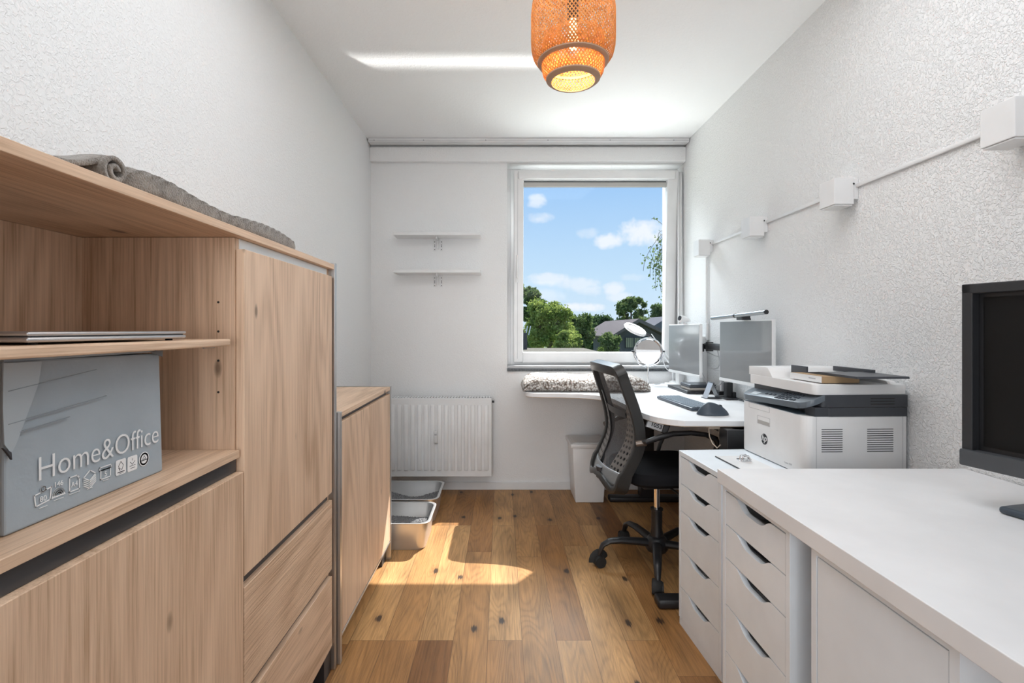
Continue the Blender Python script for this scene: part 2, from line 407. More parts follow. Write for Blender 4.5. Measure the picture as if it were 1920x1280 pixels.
    nt.links.new(mth(nt, 'MULTIPLY_ADD', n2.outputs[0], .2, .36), b.inputs['Roughness']); b.inputs['Specular IOR Level'].default_value = .32
    h = mth(nt, 'SUBTRACT', mth(nt, 'MULTIPLY', n2.outputs[0], .35), mth(nt, 'ADD', seam, mth(nt, 'MULTIPLY', rings, .12)))
    bp = nn(nt, 'ShaderNodeBump', Strength=.6, Distance=.0011); nt.links.new(h, bp.inputs['Height']); nt.links.new(bp.outputs[0], b.inputs['Normal'])
    return m

# ---------------------------------------------------------------- room shell
XL, XR, YB, YF, H = -.953, 1.336, 3.705, -1.45, 2.524
struct('floor', G().box(XL-.1, XR+.1, YF, YB+.1, -.1, 0), m_floor())
struct('ceiling', G().box(XL-.1, XR+.1, YF, YB+.3, H, H+.15), m_ceil)
struct('wall_left', G().box(XL-.1, XL, YF, YB+.3, 0, H), m_wallsoft)
struct('wall_right', G().box(XR, XR+.1, YF, YB+.3, 0, H), m_wall)
struct('wall_front', G().box(XL, XR, YF-.1, YF, 0, H), m_wallsoft)
WX0, WZ0, WZ1 = .043, .885, 2.383
g = G(); g.box(XL, WX0, YB, YB+.3, 0, H); g.box(WX0, XR, YB, YB+.3, 0, WZ0-.02); g.box(WX0, XR, YB, YB+.3, WZ1, H)
struct('wall_back', g, m_wallsoft)
struct('trim_1', G().box(XL, XR, YB-.045, YB, WZ1, H-.036, .006), m_wallsoft)
struct('baseboard_back', G().box(XL, XR, YB-.014, YB, 0, .056, .003), m_white)
struct('baseboard_right', G().box(XR-.014, XR, YF, YB-.015, 0, .056, .003), m_white)
struct('baseboard_left', G().box(XL, XL+.014, YF, YB-.015, 0, .056, .003), m_white)

# window: fixed outer frame, tilted sash with pane, roller blind, handle
FY = 3.845
win = bpy.data.objects.new('window_1', None); C.objects.link(win); win.location = (.7, FY, WZ0); win['kind'] = 'structure'
ox0, ox1, oz0, oz1 = .067, XR-.002, .902, WZ1
g = G()
g.box(ox0, ox0+.085, FY, FY+.09, oz0, oz1, .004); g.box(ox1-.085, ox1, FY, FY+.09, oz0, oz1, .004)
g.box(ox0+.0848, ox1-.0848, FY+.0008, FY+.089, oz1-.09, oz1); g.box(ox0+.0848, ox1-.0848, FY+.0008, FY+.089, oz0-.02, oz0+.075)
g.box(WX0, ox0-.0002, FY+.003, FY+.088, oz0-.019, oz1)
g.obj('frame', m_frame, win)
sash = bpy.data.objects.new('sash', None); C.objects.link(sash); sash.parent = win
sash.location = (0, -.02, .035); sash.rotation_euler = (math.radians(4.0), 0, 0)   # tilted in at the top
bpy.context.view_layer.update()
sx0, sx1, sz0, sz1 = .092-.7, 1.300-.7, 0.0, 1.42      # local
gx0, gx1, gz0 = .164-.7, 1.222-.7, .075
fw = .05
g = G(); g.box(sx0, gx0, -.012, .05, sz0, sz1, .006); g.box(gx1, sx1, -.012, .05, sz0, sz1, .006)
g.box(gx0-.0002, gx1+.0002, -.0115, .049, sz0+.0005, gz0); g.box(gx0-.0002, gx1+.0002, -.0115, .049, sz1-.06, sz1-.0005)
g.obj('sash_frame', m_frame, sash, world=False)
G().box(gx0-.01, gx1+.01, .018, .024, gz0-.01, sz1-.05).obj('pane', m_gls, sash, world=False)
g = G(); g.box(sx0+.028, sx0+.030, -.0135, -.011, sz0+.03, sz1-.02); g.obj('gasket', m_greyp, sash, world=False)
g = G(); g.box(sx0+.014, sx0+.034, -.022, -.010, .60, .68, .004); g.tube([(sx0+.024, -.018, .64), (sx0+.024, -.045, .645), (sx0+.024, -.05, .66), (sx0+.024, -.048, .80)], [.008, .008, .009, .007], 10)
g.obj('handle', m_white, sash, smooth=True, world=False)
bl = thing('roller_blind', 'white rolled up roller blind with grey bottom rail across the top of the window', 'blind', (.7, 3.745, 2.25))
g = G(); g.box(.122, 1.278, 3.700, 3.756, 2.268, 2.335, .014, 3); g.obj('cassette', m_white, bl, smooth=True)
g = G(); g.box(.167, 1.222, 3.758, 3.764, 2.222, 2.268); g.obj('shade_fabric', mat('blind_cloth', (.05, .05, .055), .9), bl)
g = G(); g.box(.165, 1.224, 3.748, 3.757, 2.222, 2.258, .003); g.obj('bottom_rail', mat('rail_grey', (.48, .47, .45), .4), bl)
st = bpy.data.objects.new('trim_2', None); C.objects.link(st); st.location = (.7, 3.75, WZ0-.02); st['kind'] = 'structure'
G().box(WX0, XR, YB-.006, FY+.01, WZ0-.002, WZ0+.018, .003).obj('sill_board', m_greyp, st)
G().box(WX0, XR, YB-.02, FY, WZ0-.022, WZ0-.002, .002).obj('sill_stone', m_stone, st)
# folded curtain edge hanging between sash and right wall
g = G()
g.grid(lambda a, b: Vector((1.293+.034*a+.004*math.sin(a*13), 3.715+.012*math.sin(a*19+1), .92+1.4*b)), 26, 4)
cu = solo(g, 'side_curtain', m_white, 'narrow white curtain gathered at the right of the window', 'curtain', (1.31, 3.715, .92), smooth=True)
md = cu.modifiers.new('s', 'SOLIDIFY'); md.thickness = .002

cr = thing('curtain_rail', 'long white curtain rail fixed to the ceiling above the window wall', 'curtain rail', (.2, 3.6, 2.49))
g = G(); g.box(-.943, 1.330, 3.585, 3.655, 2.497, 2.5235, .003)
g.obj('rail', m_white, cr)
g = G(); g.box(-.935, 1.322, 3.583, 3.5855, 2.500, 2.5025); g.box(-.935, 1.322, 3.60, 3.604, 2.4955, 2.4975); g.box(-.935, 1.322, 3.63, 3.634, 2.4955, 2.4975)
g.split('track_slot', m_greyp, cr)
for x in (-.90, -.55, -.11, .33, .77, 1.22):
    G().cyl((x, 3.586, 2.507), (x, 3.582, 2.507), .004, 10).obj('screw', m_greyp, cr)

# ---------------------------------------------------------------- wall shelves
def wall_shelf(z, label):
    t = thing('wall_shelf', label, 'shelf', (-.45, 3.63, z-.09), group='floating wall shelves')
    G().box(-.758, -.146, 3.548, 3.7045, z, z+.022, .002).obj('board', m_white, t)
    b = G(); b.box(-.497, -.477, 3.70, 3.7045, z-.088, z, .001); b.box(-.447, -.427, 3.70, 3.7045, z-.088, z, .001); b.box(-.497, -.427, 3.7005, 3.7045, z-.03, z)
    b.box(-.468, -.456, 3.60, 3.7035, z-.018, z, .003); b.box(-.468, -.456, 3.685, 3.7035, z-.075, z, .003)
    br = b.obj('bracket', m_white, t)
    h = G()
    for x in (-.487, -.437):
        for dz in (.022, .045, .057, .078): h.cyl((x, 3.7005, z-dz), (x, 3.6985, z-dz), .0035, 10)
    h.split('screw', m_dark, br)
wall_shelf(1.829, 'small white floating shelf left of the window, upper of the two')
wall_shelf(1.566, 'small white floating shelf left of the window, lower of the two')

# ---------------------------------------------------------------- radiator
rt = thing('radiator', 'white ribbed panel radiator on the back wall behind the low sideboard', 'radiator', (-.48, 3.62, .128))
RX0, RX1, RZ0, RZ1, RY = -.90, -.068, .128, .682, 3.578
g = G(); g.box(RX0, RX1, RY, RY+.012, RZ0, RZ1, .004); g.obj('front_panel', m_white, rt)
g = G(); n = 17; p = (RX1-RX0-.03)/n
for i in range(n):
    x = RX0+.015+i*p
    g.box(x+.0085, x+p-.0085, RY-.010, RY+.002, RZ0+.045, RZ1-.045, .006, 2)
g.obj('ribs', m_white, rt, smooth=True)
g = G(); g.box(RX0, RX0+.004, RY+.008, RY+.095, RZ0+.01, RZ1-.002); g.box(RX1-.004, RX1, RY+.008, RY+.095, RZ0+.01, RZ1-.002); g.split('side_cover', m_white, rt)
g = G(); x = RX0+.01
while x < RX1-.02:
    g.box(x, x+.013, RY+.004, RY+.09, RZ1-.003, RZ1+.004, .002); x += .0205
g.box(RX0, RX1, RY+.004, RY+.010, RZ1-.01, RZ1+.001); g.box(RX0, RX1, RY+.086, RY+.092, RZ1-.01, RZ1+.001)
g.obj('top_grille', m_white, rt)
G().box(RX0+.006, RX1-.006, RY+.013, RY+.085, RZ1-.02, RZ1-.006).obj('grille_shade', m_dark, rt)  # dark box added so the grille gaps read as deep shade
g = G(); g.box(-.475, -.447, RY-.026, RY-.006, .37, .455, .006, 3); o = g.obj('heat_meter', mat('meter_grey', (.70, .70, .70), .4), rt, smooth=True)
G().box(-.469, -.453, RY-.0275, RY-.0255, .425, .437).obj('display', m_greyp, o)
G().cyl((RX1, RY+.05, RZ1-.03), (RX1+.018, RY+.05, RZ1-.03), .008, 12).obj('vent_valve', m_black, rt)
g = G(); g.box(-.80, -.77, RY+.07, YB-.001, .2, .62); g.box(-.22, -.19, RY+.07, YB-.001, .2, .62); g.split('wall_bracket', m_white, rt)

# ---------------------------------------------------------------- tall highboard on the left
FXP, CXP = -.574, -.594           # door plane, carcass plane
Y0, YD, Y1, TOP, BOT = .50, 1.128, 1.762, 1.392, .095
hb = thing('highboard', 'tall oak highboard with open shelf compartment, door and two drawers', 'cabinet', (-.76, 1.13, 0))
bx = -.940
G().box(bx, FXP, Y0, Y1-.022, TOP-.017, TOP, .001).obj('top_board', woodY, hb)
G().box(bx, CXP, Y0, Y0+.018, BOT, TOP-.018).obj('side_panel', woodZ, hb)
G().box(bx, CXP, Y1-.040, Y1-.022, BOT, TOP-.018).obj('side_panel', woodZ, hb)
G().box(bx, CXP, YD, YD+.018, BOT, TOP-.018).obj('divider', woodZ, hb)
G().box(bx, bx+.006, Y0+.018, Y1-.040, BOT, TOP-.018).obj('back_panel', woodZ, hb)
G().box(bx, CXP+.01, Y0, Y1-.022, BOT-.018, BOT).obj('bottom_board', woodY, hb)
G().box(bx+.006, CXP+.012, Y0+.018, YD-.0005, .885, .902, .001).obj('compartment_floor', woodY, hb)
sh = G().box(bx+.006, CXP+.011, Y0+.018, YD-.036, 1.134, 1.149, .003).obj('shelf', woodY, hb)
g = G(); g.cyl((-.64, YD-.04, 1.131), (-.64, YD, 1.131), .003, 8); g.cyl((-.88, YD-.04, 1.131), (-.88, YD, 1.131), .003, 8); g.split('shelf_pin', m_silver, sh)
g = G()
for z in (1.10, 1.165, 1.03, 1.23): g.cyl((-.63, YD-.0006, z), (-.63, YD+.001, z), .0026, 10)
g.split('pin_hole', m_rubber, hb)
g = G(); g.box(-.612, -.590, Y0+.02, YD, .853, .884, .002); g.obj('handle_channel', m_anth, hb)
G().box(CXP+.001, FXP, Y0-.01, YD+.0005, BOT+.003, .853, .0012).obj('flap_door', woodZ, hb)
# right column
G().box(CXP+.001, FXP, YD+.004, Y1-.044, .618, 1.349, .0012).obj('door', woodZ, hb)
G().box(-.610, -.592, YD+.018, Y1-.045, 1.350, TOP-.018).obj('handle_channel', mat('bright_channel', (.80, .79, .76), .35, metal=.25), hb, label='bright metal handle channel')
G().box(CXP+.001, FXP, YD+.004, Y1-.044, .358, .592, .0012).obj('drawer', woodYr, hb)
G().box(CXP+.001, FXP, YD+.004, Y1-.044, BOT+.003, .334, .0012).obj('drawer', woodY, hb)
G().box(-.612, -.590, YD+.018, Y1-.045, .590, .620).obj('handle_channel', m_anth, hb)
G().box(-.612, -.590, YD+.018, Y1-.045, .332, .360).obj('handle_channel', m_anth, hb)
g = G(); g.box(bx, FXP+.002, Y1-.021, Y1-.001, .0, TOP+.006, .002)
g.obj('metal_side_frame', m_alu, hb)
g = G(); g.box(-.62, -.585, Y1-.09, Y1-.022, 0, BOT-.018); g.box(-.92, -.88, Y1-.09, Y1-.022, 0, BOT-.018); g.split('foot', m_dark, hb)
g = G(); g.box(-.62, -.585, Y0+.02, Y0+.09, 0, BOT-.018); g.box(-.92, -.88, Y0+.02, Y0+.09, 0, BOT-.018); g.split('foot', m_dark, hb)

# low sideboard
lb = thing('sideboard', 'low two-door oak sideboard with metal corner frames beside the radiator', 'cabinet', (-.75, 2.18, 0))
LX, LC, LY0, LY1, LT = -.565, -.583, 1.768, 2.593, .878
G().box(bx, LX, LY0+.022, LY1-.022, LT-.018, LT-.0005).obj('top_board', woodY, lb)
G().box(bx, LC, LY0+.022, LY0+.040, .09, LT-.018).obj('side_panel', woodZ, lb)
G().box(bx, LC, LY1-.040, LY1-.022, .09, LT-.018).obj('side_panel', woodZ, lb)
G().box(bx, LC, LY0+.04, LY1-.04, .078, .094).obj('bottom_board', woodY, lb)
G().box(bx, bx+.006, LY0+.04, LY1-.04, .094, LT-.018).obj('back_panel', woodZ, lb)
G().box(LC+.001, LX, LY0+.026, 2.177, .098, .842, .001).obj('door', woodZ, lb)
G().box(LC+.001, LX, 2.181, LY1-.026, .098, .842, .001).obj('door', woodZ, lb)
G().box(-.60, -.581, LY0+.04, LY1-.04, .842, LT-.019).obj('handle_channel', m_dark, lb)
for ya, yb in ((LY0, LY0+.02), (LY1-.02, LY1)):
    g = G(); g.box(LX-.022, LX+.003, ya, yb, 0, LT+.002, .0015); g.box(bx+.001, LX-.021, ya+.0005, yb-.0005, LT-.02, LT+.0015); g.box(bx, bx+.03, ya+.001, yb-.001, 0, LT-.021); g.box(bx+.001, LX-.0225, ya+.002, yb-.002, .07, LT-.018)
    g.obj('metal_side_frame', m_alu, lb)
g = G(); g.box(LX-.06, LX-.022, LY1-.10, LY1-.02, 0, .078); g.split('foot', m_dark, lb)
G().box(LC, LX+.001, LY0+.02, LY1-.02, .084, .094, .001).obj('base_rail', m_alu, lb)

# ---------------------------------------------------------------- things on / in the highboard
def nz(*a):
    return math.sin(a[0]*1.0+1.3*math.sin(a[1]*1.7))*math.cos(a[1]*1.3-.7*math.sin(a[0]*2.1))
# folded brown-grey blanket with rolled near end
m_towel = mat('taupe_plush', (.235, .205, .175), .95, bump=(330, .004), var=(60, .3), sheen=.5)
g = G()
def blk(a, b):
    # cross section superellipse in XZ, running along Y
    y = .80 + .735*b
    env = min(1, math.sqrt(max(0, 1-((abs(b-.5)*2))**10)))
    ang = 2*PI*a; cx, sx = math.cos(ang), math.sin(ang)
    hx = .125*(env**.3); hz = .024*(1+.12*nz(b*9, a*3))*max(env, .05)**.6
    e = .45
    x = -.728 + hx*math.copysign(abs(cx)**e, cx) + .004*math.sin(b*13)
    z = TOP + .0005 + hz + hz*math.copysign(abs(sx)**e, sx) + (.003*math.sin(b*11)*max(0, sx))
    dn = .0016*math.sin(b*700+a*90)*math.sin(a*260+b*60)
    return Vector((x+dn, y, max(TOP+.0006, z+dn)))
g.grid(lambda a, b: blk(a, b), 96, 160, closed_u=True)
bt = thing('folded_blanket', 'taupe plush blanket folded and rolled at one end on top of the highboard', 'blanket', (-.73, 1.16, TOP))
g.obj('fold', m_towel, bt, smooth=True)
g = G()
pts = []
for k in range(60):
    t = k/59; a = t*2*PI*1.7+.3; r = .006+.024*t
    pts.append((r*math.cos(a), r*math.sin(a)*.82))
def roll(a, b):
    i = a*58; j = int(min(57, i)); f = i-j
    y = pts[j][0]*(1-f)+pts[j+1][0]*f; z = pts[j][1]*(1-f)+pts[j+1][1]*f
    return Vector((-.835+.228*b, .800+y*.9, TOP+.0275+z))
g.grid(roll, 100, 20)
rl = g.obj('rolled_end', m_towel, bt, smooth=True); md = rl.modifiers.new('s', 'SOLIDIFY'); md.thickness = .007; md.offset = 0
g = G(); g.grid(lambda a, b: Vector((-.83+.215*b, .79-.115*a, TOP+.010+.034*(1-a)**2.2+.003*math.sin(b*9))), 20, 12)
rl = g.obj('loose_end', m_towel, bt, smooth=True); md = rl.modifiers.new('s', 'SOLIDIFY'); md.thickness = .008; md.offset = 0

lp = thing('laptop', 'thin silver closed laptop on the shelf above the grey carton', 'laptop', (-.73, .82, 1.149))
g = G(); g.box(-.845, -.612, .655, .985, 1.1525, 1.1595, .003, 3); g.obj('base', m_silver, lp, smooth=True)
g = G(); g.box(-.845, -.612, .655, .985, 1.161, 1.1665, .0025, 3); g.obj('lid', m_silver, lp, smooth=True)
g = G(); g.box(-.84, -.616, .66, .98, 1.159, 1.1615); g.obj('gap', m_dark, lp)
g = G()
for x in (-.83, -.63):
    for y in (.68, .96): g.cyl((x, y, 1.1492), (x, y, 1.1527), .006, 12)
g.split('rubber_foot', m_rubber, lp)

# grey carton
cb = thing('paper_carton', 'grey cardboard carton printed Home&Office in the open compartment', 'box', (-.745, .805, .902))
CX, CY0, CY1, CZ0, CZ1 = -.640, .652, .958, .9025, 1.1285
g = G()
g.box(-.85, CX, CY0, CY1, CZ0, CZ1, .003, 2)
for v in g.bm.verts:
    if v.co.z > 1.1 and v.co.y < .67: v.co.y += .004; v.co.x -= .004
    if v.co.z > 1.1 and v.co.y > .94: v.co.x -= .006; v.co.z -= .004
g.obj('carton', m_card, cb)
g = G(); g.box(-.85, CX-.004, CY0+.004, CY1-.01, CZ1-.001, CZ1+.002); g.obj('top_flap', m_card, cb)
g = G()
P = Matrix(((0, 0, 1, CX), (1, 0, 0, 0), (0, 1, 0, 0), (0, 0, 0, 1)))      # (u,v,w) -> (CX+w, u, v)
# torn corner piece and creases
g.prism([(CY0-.002, CZ1-.002), (CY0+.052, CZ1-.003), (CY0+.047, 1.095), (CY0+.037, 1.070), (CY0+.026, 1.045), (CY0+.014, 1.017), (CY0+.008, 1.008), (CY0-.001, 1.022), (CY0-.003, 1.07)], .0016, P)
g.obj('torn_tape_corner', mat('tape_grey', (.46, .52, .565), .5), cb)
g = G()
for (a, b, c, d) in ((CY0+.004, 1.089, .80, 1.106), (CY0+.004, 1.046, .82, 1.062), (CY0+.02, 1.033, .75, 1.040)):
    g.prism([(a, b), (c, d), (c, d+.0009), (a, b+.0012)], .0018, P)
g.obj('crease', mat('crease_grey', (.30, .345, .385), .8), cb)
g = G(); g.prism([(CY0-.004, 1.018), (CY0+.007, 1.010), (CY0+.008, 1.000), (CY0+.002, 1.010)], .003, P); g.obj('tear', m_inkd, cb)
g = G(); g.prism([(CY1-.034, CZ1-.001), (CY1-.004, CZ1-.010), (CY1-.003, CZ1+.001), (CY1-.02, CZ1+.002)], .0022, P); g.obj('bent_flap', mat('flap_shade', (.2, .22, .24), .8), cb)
# print
tm = text_mesh('Home&Office', .0485, .0003, offset=-.0005)
xs = [v.co.x for v in tm.vertices]; sc = .244/(max(xs)-min(xs))
g = G(); g.mesh(tm, P @ Matrix.Translation((.697, .960, .0004)) @ Matrix.Diagonal((sc, 1, 1, 1)))
o = g.obj('lettering', m_ink, cb)
g = G()
def outline(poly, w, closed=True):
    n = len(poly)
    for i in range(n if closed else n-1):
        a, b = Vector(poly[i]), Vector(poly[(i+1) % n]); d = (b-a)
        if d.length < 1e-6: continue
        d.normalize(); nrm = Vector((-d.y, d.x))*w/2; a2 = a-d*w/2; b2 = b+d*w/2
        g.prism([tuple(a2-nrm), tuple(b2-nrm), tuple(b2+nrm), tuple(a2+nrm)], .0007, P)
def arc(cx, cy, r, a0, a1, w, n=14):
    outline([(cx+r*math.cos(a0+(a1-a0)*k/n), cy+r*math.sin(a0+(a1-a0)*k/n)) for k in range(n+1)], w, False)
def txt(s, u, v, size):
    g.mesh(text_mesh(s, size, .0003, align='CENTER'), P @ Matrix.Translation((u, v, .0004)))
W_ = .0015
outline([(.696, .926), (.718, .929), (.720, .946), (.712, .945), (.704, .943), (.694, .942)], W_); arc(.7075, .947, .0035, 0, 2*PI, W_); txt('80', .7075, .930, .011)
arc(.732, .931, .0095, 0, PI, W_); arc(.732, .931, .0065, 0, PI, W_); arc(.732, .931, .0035, 0, PI, W_); outline([(.7215, .9295), (.7425, .9295)], W_, False); txt('146', .732, .9435, .0105)
outline([(.7505, .929), (.768, .929), (.768, .945), (.764, .950), (.7505, .950)], W_); txt('A4', .7592, .935, .010)
for k in range(4): outline([(.776, .939-k*.003), (.787, .932-k*.003), (.799, .940-k*.003)], W_*.8, False)
outline([(.776, .942), (.787, .935), (.799, .943), (.788, .951)], W_)
outline([(.809, .930), (.829, .930), (.829, .944), (.809, .944)], W_); outline([(.807, .944), (.831, .944), (.831, .949), (.807, .949)], W_); txt('5', .819, .9325, .012)
for (u, v, w) in ((.7075, .922, .012), (.732, .925, .016), (.7592, .925, .018), (.7875, .923, .010), (.819, .9265, .012)): outline([(u-w/2, v), (u+w/2, v)], .0007, False)
def rrect(x0, x1, y0, y1, r, n=5):
    o_ = []
    for (cx, cy, a) in ((x1-r, y1-r, 0), (x0+r, y1-r, PI/2), (x0+r, y0+r, PI), (x1-r, y0+r, 1.5*PI)):
        o_ += [(cx+r*math.cos(a+PI/2*k/n), cy+r*math.sin(a+PI/2*k/n)) for k in range(n+1)]
    return o_
g.prism(rrect(.8405, .863, .926, .9515, .003), .0006, P); g.prism(rrect(.867, .890, .925, .9505, .003), .0006, P)
g.prism([(.907+.0125*math.cos(a*PI/16), .938+.0125*math.sin(a*PI/16)) for a in range(32)], .0006, P)
g.obj('pictograms', m_ink, cb)
g = G(); W2 = .0009
outline([(.8465, .938), (.8495, .933), (.8465, .941), (.8515, .948), (.857, .941), (.854, .934), (.850, .936)], W2, False); outline([(.845, .9305), (.859, .9305)], .0016, False); outline([(.847, .928), (.857, .928)], .0006, False)
outline([(.878, .946), (.878, .943)], W2, False); outline([(.873, .941), (.878, .936), (.884, .941)], W2, False); outline([(.872, .934), (.885, .934)], .0009, False); outline([(.874, .930), (.884, .930)], .0009, False)
arc(.907, .938, .0095, 0, 2*PI, .0028, 24); outline([(.903, .938), (.907, .944), (.911, .938)], W2); outline([(.900, .936), (.914, .936)], .0018, False)
g.obj('pictogram_detail', m_inkd, cb)
for o_ in (): pass

# ---------------------------------------------------------------- litter trays
def tray(y0, y1, label, seed):
    x0, x1, hh = -.86, -.378, .15
    t = thing('litter_tray', label, 'tray', ((x0+x1)/2, (y0+y1)/2, 0), group='steel litter trays')
    def ring(inset, z, r=.05):
        o_ = []
        for (cx, cy, a) in ((x1-inset-r, y1-inset-r, 0), (x0+inset+r, y1-inset-r, PI/2), (x0+inset+r, y0+inset+r, PI), (x1-inset-r, y0+inset+r, 1.5*PI)):
            o_ += [Vector((cx+r*math.cos(a+PI/2*k/6), cy+r*math.sin(a+PI/2*k/6), z)) for k in range(7)]
        return o_
    levels = [(.034, .002, .05), (.030, .001, .05), (.026, .012, .05), (.013, hh-.004, .05), (.001, hh-.003, .055), (0, hh, .055), (.002, hh+.001, .055), (.0145, hh-.0005, .05), (.027, .014, .05), (.034, .005, .05)]
    g = G(); rr = [[g.bm.verts.new(p) for p in ring(*l)] for l in levels]
    for A, B in zip(rr, rr[1:]):
        for k in range(len(A)): g.bm.faces.new((A[k], A[(k+1) % len(A)], B[(k+1) % len(A)], B[k]))
    g.bm.faces.new(rr[0][::-1]); g.bm.faces.new(rr[-1])
    g.obj('pan', m_steel, t, smooth=True)
    rnd = random.Random(seed); ph = [rnd.uniform(0, 6) for _ in range(4)]
    g = G(); NX, NY = 90, 70; ins = .024
    def lf(a, b):
        X = x0+ins+(x1-x0-2*ins)*a; Y = y0+ins+(y1-y0-2*ins)*b
        z = .068+.018*math.sin(a*7+ph[0])*math.cos(b*5+ph[1])+.012*max(0, a-.6)+rnd.uniform(-.003, .003)
        # round the corners
        r = .045; cx = min(max(X, x0+ins+r), x1-ins-r); cy = min(max(Y, y0+ins+r), y1-ins-r)
        d = Vector((X-cx, Y-cy));
        if d.length > r: d = d.normalized()*r; X, Y = cx+d.x, cy+d.y
        return Vector((X, Y, z))
    g.grid(lf, NX, NY); tag(g.obj('litter', m_litter, t), kind='stuff')
tray(2.655, 3.00, 'grey steel litter tray on the floor, half in the sun next to the sideboard', 3)
tray(3.03, 3.415, 'grey steel litter tray on the floor in the shade under the radiator', 5)

# ---------------------------------------------------------------- waste bin
wb = thing('waste_bin', 'tall white waste bin with lid standing by the back wall under the desk', 'bin', (.59, 3.54, 0))
g = G(); b = bmesh.new()
lo = [(.500, 3.415), (.690, 3.415), (.690, 3.655), (.500, 3.655)]; hi = [(.478, 3.402), (.712, 3.402), (.712, 3.675), (.478, 3.675)]
vl = [b.verts.new((x, y, .001)) for x, y in lo]; vh = [b.verts.new((x, y, .375)) for x, y in hi]
b.faces.new(vl[::-1]); b.faces.new(vh)
for i in range(4): b.faces.new((vl[i], vl[(i+1) % 4], vh[(i+1) % 4], vh[i]))
bmesh.ops.bevel(b, geom=list(b.edges), offset=.006, segments=3, profile=.5, affect='EDGES'); g.merge(b)
g.obj('body', m_white, wb, smooth=True)
g = G(); g.box(.466, .724, 3.390, 3.686, .372, .400, .006, 3); g.box(.480, .710, 3.404, 3.672, .398, .404, .003)
ld = g.obj('lid', m_white, wb, smooth=True)
g = G(); g.box(.497, .693, 3.425, 3.655, .4035, .4055, .001); g.obj('lid_panel', m_white, ld)

# ---------------------------------------------------------------- corner desk
DT = .78
dk = thing('corner_desk', 'white corner desk with curved edge and black height-adjustable frame', 'desk', (1.0, 3.0, 0))
def smooth_poly(pts, it=3):
    for _ in range(it):
        o_ = []
        for i in range(len(pts)):
            a, b = pts[i], pts[(i+1) % len(pts)]
            sh_ = a[2] and b[2]
            if a[2]: o_.append(a)
            else: o_.append((a[0]*.75+b[0]*.25, a[1]*.75+b[1]*.25, 0)) if False else None
        break
    return pts
def bez(p0, p1, p2, p3, n=14):
    return [tuple((1-t)**3*a+3*(1-t)**2*t*b+3*(1-t)*t*t*c+t**3*d for a, b, c, d in zip(p0, p1, p2, p3)) for t in [k/n for k in range(n+1)]]
poly = []
poly += bez((.146, 3.20), (.146, 3.12), (.16, 3.095), (.22, 3.085), 6)
poly += bez((.24, 3.085), (.40, 3.07), (.52, 3.06), (.59, 2.95), 12)
poly += bez((.60, 2.93), (.635, 2.86), (.635, 2.70), (.645, 2.55), 8)
poly += bez((.650, 2.48), (.655, 2.30), (.68, 2.20), (.78, 2.158), 12)
poly += [(XR-.006, 2.154), (XR-.006, YB-.016), (.146, YB-.016)]
g = G(); g.prism(poly, .024, Matrix.Translation((0, 0, DT-.024)), .0018); g.obj('desktop', m_foil, dk)
cx_, cy_ = .9, 3.1
g = G(); g.prism([(cx_+(x-cx_)*.992, cy_+(y-cy_)*.992) for x, y in poly], .003, Matrix.Translation((0, 0, DT-.0275))); g.obj('underside', m_tan, dk)
for (yy, x0_, x1_, xf) in ((2.150, .94, 1.06, .655), (3.455, .94, 1.03, .730)):
    G().box(x0_, x1_, yy-.04, yy+.04, .035, DT-.03, .004).obj('leg', m_black, dk)
    G().box(xf, 1.30, yy-.04, yy+.035, .001, .038, .012, 3).obj('foot', m_black, dk, smooth=True)
G().box(.975, 1.28, 2.12, 2.18, DT-.085, DT-.03, .004).obj('cross_beam', m_dark, dk)
G().box(1.02, 1.08, 2.185, 3.41, DT-.085, DT-.03, .004).obj('cross_beam', m_dark, dk)
G().box(1.10, 1.24, 2.30, 3.2, DT-.13, DT-.035, .004).obj('cable_tray', m_dark, dk)
# height display under the front edge
M_ = Matrix.Translation((.708, 2.335, DT-.052)) @ Matrix.Rotation(math.radians(-12), 4, 'Z') @ Matrix.Rotation(math.radians(18), 4, 'Y') @ Matrix.Rotation(math.radians(-12), 4, 'X')
ct = G().box(-.036, .036, -.008, .03, -.020, .020, .003, mat=M_).obj('height_controller', mat('display_housing', (.60, .60, .61), .35), dk)
g = G(); g.mesh(text_mesh('1053', .026, .0004, offset=.0008, align='CENTER'), M_ @ Matrix.Translation((.006, -.0092, -.009)) @ Matrix.Rotation(PI/2, 4, 'X'))
g.obj('digits', m_inkd, ct)
G().box(.036, .062, -.006, .03, -.022, .018, .003, mat=M_).obj('bracket', m_black, ct)
hk = G()
for dx in (0, .045):
    hk.tube([(.90+dx, 2.20, DT-.035), (.90+dx, 2.19, DT-.075), (.905+dx, 2.17, DT-.10), (.918+dx, 2.155, DT-.115), (.93+dx, 2.15, DT-.10)], .0028, 8)
hk.box(.892, .953, 2.18, 2.22, DT-.04, DT-.0285, .002)
solo(hk, 'cable_hook', mat('beige_plastic', (.55, .47, .38), .5), 'beige wire hook screwed under the near edge of the corner desk', 'hook', (.92, 2.19, DT-.1), smooth=True)
